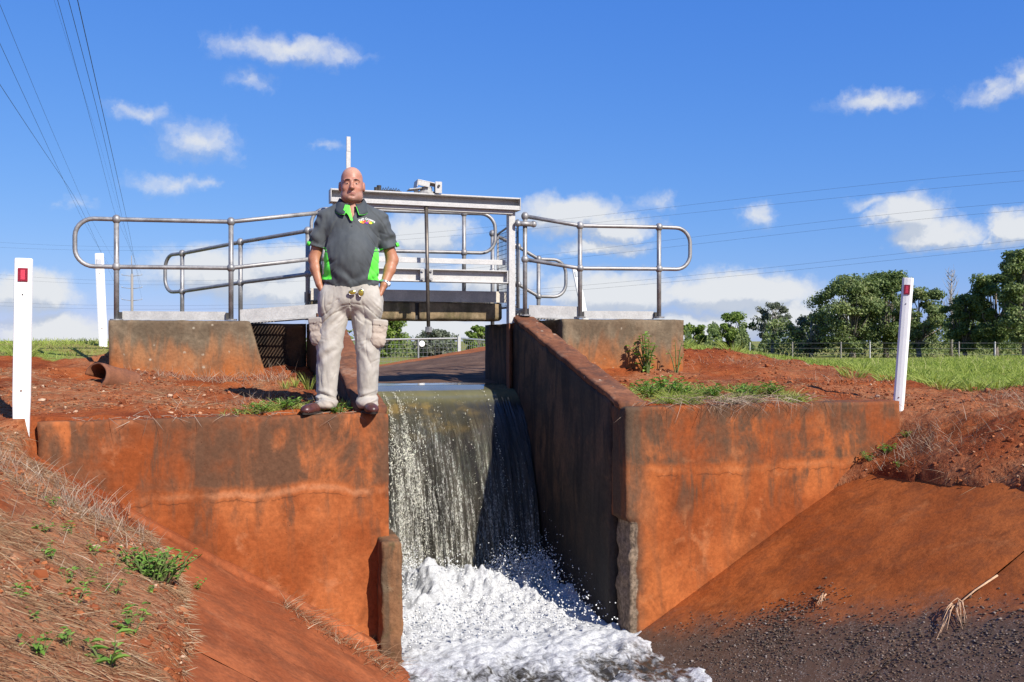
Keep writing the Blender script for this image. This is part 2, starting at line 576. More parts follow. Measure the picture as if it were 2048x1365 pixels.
    col = mix(t, mth(t, 'MULTIPLY', pitm, .45), col, tuple(q * .4 for q in base_lo))
    h = mth(t, 'ADD', mth(t, 'MULTIPLY', n3, .6), mth(t, 'SUBTRACT', mth(t, 'MULTIPLY', n4, .8), mth(t, 'MULTIPLY', pitm, .8)))
    finish(t, out, col, r, bump(t, h, bump_s, .012), spec=.12)
    return m

OR_LO, OR_HI = (.235, .058, .016), (.375, .115, .037)
M_WALL_L = concrete_mat('stained_concrete_left', OR_LO, OR_HI, (.10, .052, .030), (.45, .19, .09), .9, joint=-.52, gate=.53)
M_WALL_R = concrete_mat('stained_concrete_right', (.245, .060, .016), (.385, .114, .033), (.085, .050, .030), (.44, .18, .075), .8, joint=-.50, line_s=.28, gate=.54, broken=(3.095, -.88, (.15, .11, .075), 1),
                        grey_edge=(3.02, 3.22, (.085, .058, .038)))
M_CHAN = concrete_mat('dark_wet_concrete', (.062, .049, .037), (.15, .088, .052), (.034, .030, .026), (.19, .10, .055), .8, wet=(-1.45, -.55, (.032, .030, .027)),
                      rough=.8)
M_CHAN_TOP = concrete_mat('rusty_wall_coping', (.16, .06, .03), (.24, .10, .05), (.07, .04, .03), (.38, .24, .16), .6, spots=.7)
M_ABUT = concrete_mat('weathered_abutment_concrete', (.27, .115, .05), (.34, .16, .07), (.12, .08, .05), (.36, .24, .14), .5,
                      top_grey=(.34, .60, (.105, .083, .055)), low_orange=(.16, .38, (.34, .105, .028)), spots=.75)
M_LINING = concrete_mat('canal_lining_concrete', (.255, .068, .024), (.35, .102, .037), (.15, .052, .024), (.40, .155, .07), .42, bump_s=.35)
M_LINING_R = concrete_mat('canal_lining_concrete_right', (.275, .068, .015), (.365, .100, .024), (.16, .052, .02), (.42, .15, .05), .4,
                          wet=(-1.20, -.92, (.088, .064, .045)), slope=.30, speck=(.19, .15, .12), bump_s=.5)
M_OLDCONC = concrete_mat('exposed_grey_concrete', (.17, .085, .042), (.27, .13, .06), (.06, .05, .035), (.30, .24, .15), .6, bump_s=1.0,
                         moss=(.07, .075, .03), wet=(-1.8, -1.45, (.06, .03, .018)))
M_BEAM = concrete_mat('mossy_beam_concrete', (.19, .135, .075), (.33, .24, .14), (.09, .075, .04), (.45, .37, .25), .7, moss=(.10, .095, .03))
M_APRON = concrete_mat('dark_apron_concrete', (.115, .064, .040), (.175, .105, .068), (.065, .042, .030), (.18, .12, .085), .5, bump_s=.8, rough=.97)
M_RIM = concrete_mat('orange_apron_rim', (.27, .085, .025), (.36, .12, .035), (.16, .07, .03), (.45, .2, .09), .3)

def metal_mat(name, c, rough=.45, metallic=.6, stain=(.25, .16, .1), amount=.25, var=.25, grain=1.0):
    m, t, out, pos = new_mat(name)
    n1 = noise(t, pos, 9, 5, .65)
    n2 = noise(t, pos, 70, 3, .6)
    col = mix(t, sstep(t, n1, .35, .7), tuple(q * (1 - var) for q in c), c)
    col = mix(t, mth(t, 'MULTIPLY', sstep(t, noise(t, pos, 5.5, 6, .7), .56, .74), amount), col, stain)
    col = mix(t, 1.0, col, ramp(t, n2, [(.3, (1 - .15 * grain,) * 3), (.7, (1 + .10 * grain,) * 3)]), 'MULTIPLY')
    finish(t, out, col, lin(t, n1, .3, .7, rough - .08, rough + .14), bump(t, n2, .15, .003), metallic=metallic, spec=.5)
    return m

M_GALV = metal_mat('galvanised_pipe', (.36, .35, .34), .5, .55, (.22, .17, .13), .5, .35)
M_PLATE = metal_mat('galvanised_plate', (.47, .46, .44), .6, .25, (.30, .25, .2), .4, .2)
M_WHITEMET = metal_mat('aluminium_white', (.50, .485, .46), .55, .1, (.42, .33, .24), .35, .14)
M_GREYBEAM = metal_mat('dull_steel_edge', (.60, .54, .45), .65, .05, (.17, .12, .07), .5, .25)
M_SPINDLE = metal_mat('greased_steel', (.20, .17, .14), .45, .7, (.16, .08, .04), .6, .4)
M_RUST = metal_mat('rusted_steel', (.24, .09, .04), .8, .1, (.10, .04, .025), .6, .35)
M_DARKMET = metal_mat('dark_steel', (.06, .055, .05), .6, .4, (.12, .07, .05), .4, .3)
M_PLASTIC = metal_mat('white_post_plastic', (.82, .81, .77), .5, 0, (.55, .38, .24), .28, .05, .15)
M_WIRE = metal_mat('fence_wire', (.40, .40, .39), .5, .5)
M_CABLE = metal_mat('line_cable', (.05, .05, .055), .6, .3)
M_POLE = metal_mat('pole_timber', (.30, .27, .24), .9, 0)

def simple_mat(name, c, rough=.7, spec=.3, nscale=30, var=.25, bs=.2, bd=.004, **kw):
    m, t, out, pos = new_mat(name)
    n = noise(t, pos, nscale, 4, .6)
    col = mix(t, sstep(t, n, .3, .7), tuple(q * (1 - var) for q in c), tuple(min(1, q * (1 + var * .5)) for q in c))
    finish(t, out, col, rough, bump(t, n, bs, bd), spec=spec, **kw)
    return m

M_REFL = simple_mat('red_reflector', (.24, .008, .02), .25, .6, 160, .5)
M_REFLW = simple_mat('grey_reflector', (.55, .56, .58), .25, .6, 160, .4)

def tint_mat(name, stops, rough=.75, trans=0.0, spec=.2):
    """colour picked per blade or leaf from a ramp"""
    m, t, out, pos = new_mat(name)
    a = nd(t, 'ShaderNodeAttribute', attribute_name='tint').outputs['Fac']
    col = ramp(t, a, stops)
    b = nd(t, 'ShaderNodeBsdfPrincipled', {'Base Color': col, 'Roughness': rough, 'Specular IOR Level': spec})
    if trans:
        tr = nd(t, 'ShaderNodeBsdfTranslucent', {'Color': mix(t, 1.0, col, (1.0, 1.15, .55), 'MULTIPLY')})
        mx = nd(t, 'ShaderNodeMixShader', {0: trans, 1: b.outputs[0], 2: tr.outputs[0]})
        t.links.new(mx.outputs[0], out.inputs[0])
    else:
        t.links.new(b.outputs[0], out.inputs[0])
    return m

M_GRASS = tint_mat('lawn_grass', [(0, (.20, .26, .045)), (.45, (.31, .37, .075)), (.8, (.40, .42, .13)), (1, (.52, .44, .24))], .6, .35)
M_STRAW = tint_mat('dry_straw', [(0, (.17, .085, .045)), (.45, (.28, .155, .085)), (.85, (.36, .24, .14)), (1, (.52, .42, .29))], .8, .15)
M_STRAWG = tint_mat('grey_dead_stems', [(0, (.17, .11, .08)), (.6, (.33, .24, .175)), (1, (.50, .41, .31))], .8, .1)
M_WEED = tint_mat('weed_leaves', [(0, (.09, .20, .035)), (.5, (.17, .31, .05)), (1, (.30, .42, .10))], .5, .35)
M_STEM = tint_mat('weed_stem', [(0, (.12, .15, .05)), (1, (.24, .2, .1))], .7)
M_PEBBLE = tint_mat('soil_crumbs', [(0, (.15, .04, .016)), (.55, (.27, .078, .026)), (.93, (.36, .13, .05)), (1, (.52, .38, .26))], .9)
M_GRAVEL = tint_mat('dark_gravel', [(0, (.035, .028, .024)), (.5, (.085, .062, .048)), (.8, (.15, .095, .06)), (1, (.26, .22, .19))], .7, spec=.15)

def soil_mat():
    m, t, out, pos = new_mat('red_soil')
    n1 = noise(t, pos, .9, 6, .6)
    n2 = noise(t, pos, 9, 6, .7)
    n3 = noise(t, pos, 55, 4, .7)
    v = voro(t, pos, 22)
    col = mix(t, sstep(t, n1, .35, .65), (.19, .043, .015), (.29, .078, .024))
    col = mix(t, mth(t, 'MULTIPLY', sstep(t, n2, .52, .72), .7), col, (.31, .13, .055))
    col = mix(t, mth(t, 'MULTIPLY', sstep(t, n2, .46, .30), .75), col, (.10, .026, .012))
    g = nd(t, 'ShaderNodeAttribute', attribute_name='grass').outputs['Fac']
    col = mix(t, mth(t, 'MULTIPLY', g, sstep(t, n2, .25, .5)), col, mix(t, sstep(t, n3, .35, .65), (.13, .17, .035), (.24, .29, .07)))
    d = nd(t, 'ShaderNodeAttribute', attribute_name='straw').outputs['Fac']
    col = mix(t, mth(t, 'MULTIPLY', d, sstep(t, n2, .30, .60, .15, .75)), col, (.33, .17, .088))
    fib = noise(t, vmul(t, pos, (1, 4, 2)), 30, 4, .7, 1.5)
    col = mix(t, mth(t, 'MULTIPLY', d, sstep(t, fib, .50, .64)), col, (.33, .21, .12))
    col = mix(t, 1.0, col, ramp(t, n3, [(.3, (.7, .7, .7)), (.7, (1.2, 1.2, 1.2))]), 'MULTIPLY')
    h = mth(t, 'ADD', mth(t, 'MULTIPLY', n3, .5), mth(t, 'ADD', n2, mth(t, 'MULTIPLY', v, -.4)))
    finish(t, out, col, .95, bump(t, h, .8, .02), spec=.05)
    return m
M_SOIL = soil_mat()

def water_mats():
    # pool surface: dark water under broken foam
    m, t, out, pos = new_mat('foaming_water')
    x, y, z = xyz(t, pos)
    foam = nd(t, 'ShaderNodeAttribute', attribute_name='foam').outputs['Fac']
    n = noise(t, vmul(t, pos, (1, .65, 1)), 13, 6, .66, 1.2)
    n2 = noise(t, pos, 60, 4, .7)
    f = sstep(t, mth(t, 'ADD', foam, mth(t, 'MULTIPLY', mth(t, 'SUBTRACT', n, .5), 1.15)), .22, .62)
    col = mix(t, f, (.035, .030, .022), mix(t, sstep(t, n2, .3, .65), (.32, .32, .315), (.54, .54, .53)))
    b = finish(t, out, col, lin(t, f, 0, 1, .06, .65), bump(t, mth(t, 'ADD', n, mth(t, 'MULTIPLY', n2, .3)), .45, .018), spec=.35)
    t.links.new(mth(t, 'MULTIPLY', f, .5), b.inputs['Subsurface Weight'])
    b.inputs['Subsurface Radius'].default_value = (.03, .03, .03)
    m2 = m
    # falling sheet
    m, t, out, pos = new_mat('falling_water')
    x, y, z = xyz(t, pos)
    st = noise(t, vmul(t, pos, (1, .10, .055)), 42, 5, .68, .25)
    st2 = noise(t, vmul(t, pos, (1, .3, .16)), 95, 4, .7, .5)
    st3 = noise(t, vmul(t, pos, (1, .2, .1)), 7, 3, .6)
    dep = sstep(t, z, -.10, -1.45)
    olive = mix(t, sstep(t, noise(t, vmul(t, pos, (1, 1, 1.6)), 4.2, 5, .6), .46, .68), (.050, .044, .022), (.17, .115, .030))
    olive = mix(t, sstep(t, x, 2.2, 2.75), olive, (.030, .028, .024))  # right side darkened in the colour, painting in the side wall's shadow
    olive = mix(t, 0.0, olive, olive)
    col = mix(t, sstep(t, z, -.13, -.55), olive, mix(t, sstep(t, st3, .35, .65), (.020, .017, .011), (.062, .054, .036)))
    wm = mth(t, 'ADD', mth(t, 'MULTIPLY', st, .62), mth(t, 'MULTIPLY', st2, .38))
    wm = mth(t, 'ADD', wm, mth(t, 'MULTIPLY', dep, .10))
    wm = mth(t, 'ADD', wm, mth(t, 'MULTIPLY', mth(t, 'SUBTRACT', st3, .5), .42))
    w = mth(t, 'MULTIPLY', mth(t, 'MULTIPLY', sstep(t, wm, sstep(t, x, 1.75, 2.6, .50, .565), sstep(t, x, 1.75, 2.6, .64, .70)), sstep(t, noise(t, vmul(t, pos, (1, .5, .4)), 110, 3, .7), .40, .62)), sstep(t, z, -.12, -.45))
    col = mix(t, mth(t, 'MULTIPLY', w, sstep(t, x, 1.9, 2.6, .95, .62)), col, mix(t, st2, (.36, .345, .26), (.72, .71, .64)))  # white aerated streaks, heavier at left where sun sparkle is painted in
    lip = mth(t, 'MULTIPLY', sstep(t, z, -.16, -.02), .75)
    col = mix(t, lip, col, mix(t, st3, (.10, .095, .05), (.21, .20, .11)))
    gl = noise(t, vmul(t, pos, (1, .45, .34)), 170, 2, .6)
    hb = mth(t, 'MULTIPLY', mth(t, 'ADD', mth(t, 'ADD', mth(t, 'MULTIPLY', st, 1.0), mth(t, 'MULTIPLY', st2, .5)), mth(t, 'MULTIPLY', gl, .34)), sstep(t, z, -.08, -.4))
    finish(t, out, col, lin(t, w, 0, 1, .05, .2), bump(t, hb, 1.0, .022), spec=.55)
    # still water above the crest
    ms, t, out, pos = new_mat('still_water')
    finish(t, out, (.05, .045, .03), .05, bump(t, noise(t, pos, 3, 3), .05, .02), spec=.5)
    # spray
    md, t, out, pos = new_mat('spray_drops')
    b = finish(t, out, (.66, .66, .64), .12, None, spec=.8)
    me, t, out, pos = new_mat('pale_glint_drops')
    finish(t, out, (.62, .60, .48), .08, None, spec=1.0)  # pale base colour paints the sparkle of the drops
    return m2, m, ms, md, me
M_POOL, M_FALL, M_STILL, M_DROP, M_BEAD = water_mats()

# ------------------------------------------------------------------ terrain heights
def bank_l(x): return -.95 - .635 * x
def bank_r(x): return -1.65 + .568 * (x - 3.25)

TP = np.array([
    (-6, 6, .16), (-3, 6.4, .10), (-1.5, 6.4, .02), (0, 6.5, .01), (1, 6.5, .01), (-1.2, 8, .17), (0, 7.6, .06), (.9, 7.6, .05), (0, 8.8, .13), (.8, 8.8, .12),
    (-1, 9.3, .20), (.4, 9.3, .16), (-4, 8, .25), (-1.3, 10.5, .33), (-4, 10.5, .40), (-1.2, 11.1, .46), (-4, 13, .47), (-1, 12.5, .46), (-.5, 11, .40), (-6, 20, .44),
    (-2, 20, .40), (-10, 15, .46), (-8, 9, .36), (-6, 2, .15), (-2.6, 4, .10), (-3, 1, .10), (-10, 4, .25), (-.2, 13, .40),
    (2.57, 15.1, .08), (4.5, 15.6, .34), (3.4, 15.4, .2), (5.05, 15.5, .44), (4.5, 19, -.10), (3, 19, -.15), (6, 22, -.18), (1.5, 18, .0),
    (3.2, 6.5, .01), (4.5, 6.5, 0), (5.57, 6.5, -.03), (3.3, 7.5, .08), (4.6, 7.5, .10), (3.5, 8.8, .17), (4.9, 8.9, .19), (5.6, 10.2, .42), (4.6, 10.3, .40),
    (6.5, 8.6, .16), (7.9, 10, .17), (7.6, 7, .03), (6.3, 6.2, -.02), (6.3, 4.8, .02), (6.5, 2, 0), (9, 5, .1), (9, 8.5, .05), (12, 10, .12),
    (10, 14, .10), (16.8, 15.6, .34), (14, 14, .2), (18, 12, .36), (20, 20, .3), (6, 14, .38), (7.5, 17, .18), (12, 22, -.08), (9, 12, .13), (5.2, 13, .42)], float)

def tps_fit(P):
    n = len(P)
    d = np.linalg.norm(P[:, None, :2] - P[None, :, :2], axis=2)
    K = np.where(d > 0, d * d * np.log(d + 1e-12), 0) + np.eye(n) * .4
    A = np.zeros((n + 3, n + 3))
    A[:n, :n] = K
    A[:n, n] = 1; A[:n, n + 1:] = P[:, :2]
    A[n:, :n] = A[:n, n:].T
    return np.linalg.solve(A, np.concatenate([P[:, 2], [0, 0, 0]]))
TW = tps_fit(TP)

def upper(x, y):
    r = np.zeros_like(x)
    for i in range(0, len(x), 20000):
        s = slice(i, i + 20000)
        xc, yc = np.clip(x[s], -12, 22), np.clip(y[s], 0, 26)
        d2 = (xc[:, None] - TP[None, :, 0]) ** 2 + (yc[:, None] - TP[None, :, 1]) ** 2
        r[s] = (.5 * d2 * np.log(d2 + 1e-12)) @ TW[:-3] + TW[-3] + TW[-2] * xc + TW[-1] * yc
    r = np.clip(r, -.6, .6)
    lat, dep = x * C18 - y * S18, x * S18 + y * C18
    w = ss(lat / np.maximum(dep, 1), -.27, -.16)
    dist = np.hypot(x, y)
    far = (1 - w) * (.36 - .0009 * np.clip(dist - 25, 0, 300)) + w * (-.18 - .0125 * np.clip(dist - 25, 0, 70))
    return r + (far - r) * ss(dist, 17, 30)

def soil_edge(y):
    """where the soil stops on the left lining"""
    e = np.interp(y, [2, 3.5, 4.4, 5.0, 5.45, 5.9, 6.4], [-.12, -.11, -.10, -.11, -.17, -.34, -.50])
    return e + .05 * fbm(np.stack([y * 3, 0 * y, 0 * y], 1), 3, 40)

def right_edge(y):
    return np.interp(y, [0, 4.8, 6.2, 6.5], [5.25, 5.22, 5.12, 4.75]) + .05 * fbm(np.stack([y * 3, 0 * y + 9, 0 * y], 1), 3, 41)

LAWN_R = [(5.0, 10.55), (5.8, 10.45), (6.6, 10.0), (7.25, 9.0), (6.7, 7.7), (7.0, 7.15), (7.6, 6.95), (8.3, 6.2), (8.6, 3), (60, 3), (400, 60), (400, 400), (5, 60), (4.4, 14), (4.2, 11.5)]
LAWN_L = [(-30, 8.6), (-5, 9.3), (-2.6, 10.1), (-1.25, 10.7), (-.8, 11.0), (-.2, 12.2), (.5, 13), (1.5, 30), (-5, 400), (-400, 300), (-400, 8)]
def in_poly(x, y, poly):
    r = np.zeros(len(x), bool)
    n = len(poly)
    for i in range(n):
        (x0, y0), (x1, y1) = poly[i], poly[(i + 1) % n]
        c = ((y0 > y) != (y1 > y)) & (x < (x1 - x0) * (y - y0) / (y1 - y0 + 1e-12) + x0)
        r ^= c
    return r

def grass_mask(x, y):
    p = np.stack([x, y, 0 * x], 1)
    dx, dy = .35 * fbm(p * 1.4, 4, 50), .35 * fbm(p * 1.4, 4, 60)
    m = in_poly(x + dx, y + dy, LAWN_R) | in_poly(x + dx, y + dy, LAWN_L)
    far = (np.hypot(x, y) > 28)
    return (m | far).astype(float)

def straw_mask(x, y):
    p = np.stack([x, y, 0 * x], 1)
    n = .5 + .5 * fbm(p * 1.7, 4, 70)
    m = np.where((y < 6.35) & (x < .1), .85, .45)
    m = np.where((x > 5) & (y < 7.6), .42, m)
    bare = (x > 4.9) & (x < 6.6) & (y > 7.6)
    m = np.where(bare, .25, m)
    return np.clip(m * ss(n, .3, .65), 0, 1)

def ground_h(x, y, rough=True):
    x = np.asarray(x, float); y = np.asarray(y, float)
    U = upper(x, y)
    edge_l, edge_r = soil_edge(y), right_edge(y)
    lift_l = np.where(x < edge_l, .015 + .05 * ss(edge_l - x, 0, .12), -.25)
    lift_r = np.where(x > edge_r, .01 + .05 * ss(x - edge_r, 0, .15), -.25)
    bl, br = bank_l(x) + lift_l, bank_r(x) + lift_r
    b = np.where(x < 2.1, bl, br)
    k = .10
    hh = np.clip(.5 + .5 * (b - U) / k, 0, 1)
    low = b + (U - b) * hh - k * hh * (1 - hh)
    inside = (x > -1.10) & (x < 5.60)
    w = np.where(inside, (y > 6.475).astype(float), np.where(x < 0, ss(y, 5.95, 6.4), ss(y, 6.15, 7.1)))
    H = low + (U - low) * w
    if rough:
        p = np.stack([x, y, 0 * x], 1)
        near = 1 - ss(np.hypot(x, y), 14, 40)
        amp = 1 - .75 * grass_mask(x, y)
        onled = np.where(inside & (y > 6.4) & (y < 7.2), .55, 1)
        H = H + near * amp * onled * (.045 * fbm(p * 1.6, 3, 1) + .022 * fbm(p * 7, 3, 2) + .012 * np.clip(fbm(p * 22, 2, 3), -.4, 1))
        far = ss(np.hypot(x, y), 60, 200)
        H = H + far * .25 * fbm(p * .01, 3, 9)
    fm = np.exp(-(((x - .92) / .30) ** 2 + ((y - 6.52) / .16) ** 2) ** 2) * (y > 6.475) * (x < 1.1)
    H = H + (.004 - H) * fm
    H = H - .16 * np.exp(-(((x + 1.12) / .16) ** 2 + ((y - 9.15) / .28) ** 2))
    # cut for the channel, the space under the lining and the apron
    H = np.where((x > .98) & (x < 3.2) & (y > 6.475) & (y < 10.35), -2.4, H)
    rim_y = np.interp(x, [.45, 1.58, 2.57, 4.5, 5.05], [14.6, 14.7, 14.9, 15.4, 15.4])
    H = np.where((x > .45 + np.maximum(0, y - 10.4) * .12) & (x < 3.3 + np.maximum(0, y - 10.2) * .34) & (y >= 9.9) & (y < rim_y - .02), np.minimum(H, -.35), H)
    return H

def hz(x, y):
    return float(ground_h(np.array([x]), np.array([y]))[0])

def build_ground():
    def axis(lo, hi, step, far_lo, far_hi):
        a = list(np.arange(lo, hi, step))
        s, v = step, lo
        left = []
        while v > far_lo:
            s *= 1.13; v -= s; left.append(v)
        s, v = step, a[-1]
        right = []
        while v < far_hi:
            s *= 1.10; v += s; right.append(v)
        return np.array(left[::-1] + a + right)
    xs = axis(-4.5, 9.5, .04, -2500, 2500)
    ys = axis(2.6, 13.0, .04, -300, 3500)
    X, Y = np.meshgrid(xs, ys, indexing='ij')
    x, y = X.ravel(), Y.ravel()
    z = ground_h(x, y)
    nx, ny = len(xs), len(ys)
    i = np.arange(nx * ny).reshape(nx, ny)
    q = np.stack([i[:-1, :-1], i[1:, :-1], i[1:, 1:], i[:-1, 1:]], -1).reshape(-1, 4)
    me = np_mesh('ground', np.stack([x, y, z], 1), q, None, True, {'grass': grass_mask(x, y), 'straw': straw_mask(x, y)})
    return mk('ground', me, M_SOIL, kind='structure')
build_ground()

# ------------------------------------------------------------------ concrete lining of the downstream canal
def build_lining():
    # left slab, right slabs (two bays with a joint) and the bed
    def slab(name, x0, x1, f, y0, y1, mat, seed, nx=70, step=.05):
        xs = np.linspace(x0, x1, nx); ys = np.arange(y0, y1 + 1e-6, step)
        ys = np.concatenate([ys[ys < y1 - .01], [y1]])
        X, Y = np.meshgrid(xs, ys, indexing='ij')
        p = np.stack([X.ravel(), Y.ravel(), 0 * X.ravel()], 1)
        Z = f(X.ravel()) + .010 * fbm(p * 1.5, 3, seed) + .003 * fbm(p * 14, 3, seed + 3)
        ed = np.minimum(Y.ravel() - y0, y1 - Y.ravel())
        Z = Z - .007 * np.exp(-ed / .015)
        i = np.arange(X.size).reshape(X.shape)
        q = np.stack([i[:-1, :-1], i[1:, :-1], i[1:, 1:], i[:-1, 1:]], -1).reshape(-1, 4)
        return np_mesh(name, np.stack([X.ravel(), Y.ravel(), Z], 1), q, None, True)
    root = mk('canal_lining', None, kind='structure')
    bed = Geo().box((.9, -6, -2.2), (3.4, 6.4, -2.02))
    bed.obj('bed_slab', M_LINING_R, root)
    mk('lining_slab', slab('lining_slab', -1.9, 1.45, bank_l, 4.402, 6.40, M_LINING, 12), M_LINING, root)
    mk('lining_slab', slab('lining_slab', -1.9, 1.45, bank_l, -3, 4.398, M_LINING, 14), M_LINING, root)
    mk('lining_slab', slab('lining_slab', 2.6, 5.32, bank_r, 4.402, 6.40, M_LINING_R, 15), M_LINING_R, root)
    mk('lining_slab', slab('lining_slab', 2.6, 5.32, bank_r, -3, 4.398, M_LINING_R, 17), M_LINING_R, root)
    # low kerb strip along the foot of the left wall
    k = []
    for z in (-.03, .045):
        for x, y in ((-.62, 6.27), (1.16, 6.27), (1.16, 6.42), (-.62, 6.42)):
            k.append((x, y, bank_l(x) + z))
    mk('kerb_strip', hexa_grid(k, .05, .006, 6, .03, 5, 3), M_LINING, root)
build_lining()

def stuff(name, me, mat, label, cat):
    o = mk(name, me, mat, kind='stuff')
    return tag(o, label, cat)

def gravel():
    n = 26000
    x = RNG.uniform(3.0, 4.9, n); y = RNG.uniform(3.0, 6.25, n)
    z = bank_r(x)
    zr = z + .30 * (y - 4.3)
    dens = ss(zr + .22 * fbm(np.stack([x * 2.2, y * 2.2, 0 * x], 1), 4, 21), -.98, -1.22) * ss(y - x * .55, 4.3, 3.2) * .95
    dens = np.maximum(dens, .42 * ss(zr, -.95, -1.2) * ss(z, -1.75, -1.5))
    k = RNG.random(n) < dens
    x, y, z = x[k], y[k], z[k]
    r = RNG.uniform(.003, .0075, len(x)) * RNG.choice([1, 1, 1, 1.5], len(x))
    stuff('gravel', blobs('gravel', np.stack([x, y, z + r * .05], 1), r, (1, 1, .6), .18), M_GRAVEL,
          'dark wet gravel and shells caught on the lower right canal slope', 'gravel')
gravel()

# ------------------------------------------------------------------ headwalls, channel walls, weir
def box8(x0, x1, y0, y1, z0, z1):
    return [(x0, y0, z0), (x1, y0, z0), (x1, y1, z0), (x0, y1, z0), (x0, y0, z1), (x1, y0, z1), (x1, y1, z1), (x0, y1, z1)]

lw = empty('retaining_wall', (.05, 6.52, 0), 'long rust orange concrete wall on the left, the man standing on its end', 'wall', 'walls facing the canal')
def under(o, root):
    """parent keeping the place"""
    o.parent = root
    o.location = -root.location
    return o
under(mk('wall_body', hexa_grid(box8(-1.07, 1.17, 6.40, 6.68, -2.15, .0), .032, .006, 5, .014, 6, 1), M_WALL_L), lw)
def torn(P):
    """ragged, slightly wasted lower part"""
    P = P.copy()
    P[:, 0] += .008 * fbm(P * np.array([0, 9, 9]) + 3, 3, 8)
    return P
under(mk('broken_pier', hexa_grid(box8(1.085, 1.232, 6.225, 6.70, -2.2, -.87), .018, .007, 14, .016, 9, 3, .004, torn), M_OLDCONC, label='rough grey broken pier at the water end of the wall'), lw)
rw = empty('retaining_wall', (4.3, 6.52, 0), 'rust orange concrete wall on the right with weeds and roots hanging over its top', 'wall', 'walls facing the canal')
def broken_edge(P):
    """below the old water line the corner is broken back and rough"""
    P = P.copy()
    low = ss(-P[:, 2], .87, .90)
    near = 1 - ss(P[:, 0], 3.02, 3.13 + .03 * fbm(P * np.array([0, 0, 8]), 3, 2))
    P[:, 0] += low * near * (.045 + .018 * fbm(P * 12, 4, 9))
    P[:, 1] += low * near * (.022 + .016 * fbm(P * 15, 4, 19)) * (P[:, 1] < 6.5)
    return P
under(mk('wall_body', hexa_grid(box8(3.0, 5.57, 6.40, 6.68, -2.15, .0), .030, .006, 5, .014, 6, 5, .004, broken_edge), M_WALL_R), rw)

def sloped(x0, x1, name):
    """channel side wall whose top runs down from the gate to the front"""
    y0, y1 = 6.685, 9.22
    za, zb = .085, .78
    return [(x0, y0, -2.2), (x1, y0, -2.2), (x1, y1, -2.2), (x0, y1, -2.2), (x0, y0, za - .045), (x1, y0, za - .045), (x1, y1, zb - .045), (x0, y1, zb - .045)]
def channel_wall(x0, x1, label, seed):
    e = empty('channel_wall', ((x0 + x1) / 2, 8.0, 0), label, 'wall', 'side walls of the channel')
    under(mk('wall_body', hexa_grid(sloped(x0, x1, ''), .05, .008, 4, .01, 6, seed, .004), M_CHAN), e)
    C = [(x0 - .004, 6.50, -.035), (x1 + .004, 6.50, -.035), (x1 + .004, 9.23, .735), (x0 - .004, 9.23, .735),
         (x0 - .004, 6.50, .03), (x1 + .004, 6.50, .03), (x1 + .004, 9.23, .79), (x0 - .004, 9.23, .79)]
    under(mk('coping', hexa_grid(C, .03, .005, 6, .02, 7, seed + 1), M_CHAN_TOP), e)
    under(mk('rear_wall', hexa_grid(box8(x0, x1, 9.225, 10.25, -2.2, .70), .06, .006, 5, .015, 6, seed + 2), M_CHAN), e)
    return e
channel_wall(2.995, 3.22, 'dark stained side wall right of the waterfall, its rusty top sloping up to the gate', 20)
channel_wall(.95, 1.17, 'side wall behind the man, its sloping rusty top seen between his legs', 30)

def weir():
    # concrete drop wall whose curved back the sheet of water follows
    ys = []
    prof = []
    for d in np.linspace(0, 1, 14):
        prof.append((9.22 - .98 * d, -1.76 * d ** 2 - .10))
    P = [(10.3, -2.2)] + [(10.3, -.04)] + [(9.42, -.035)] + prof + [(8.25, -2.2)]
    n = len(P)
    g = Geo()
    V = [[x, y, z] for x in (1.165, 3.0) for y, z in P]
    g.add(V, [[i, (i + 1) % n, n + (i + 1) % n, n + i] for i in range(n)][::-1])
    o = g.obj('weir', M_CHAN)
    tag(o, 'dark concrete drop wall that the waterfall runs down', 'weir')
weir()
# ------------------------------------------------------------------ water
def fall_path(s):
    """s 0..1 -> (y, z) along the sheet"""
    s = np.asarray(s, float)
    a = np.clip(s / .12, 0, 1)
    d = np.clip((s - .12) / .88, 0, 1)
    y = np.where(s < .12, 9.46 - a * .30, 9.16 - 1.0 * d)
    z = np.where(s < .12, .045 - .036 * a ** 1.15, .009 - 1.72 * (.09 * d + .91 * d ** 2))
    return y, z

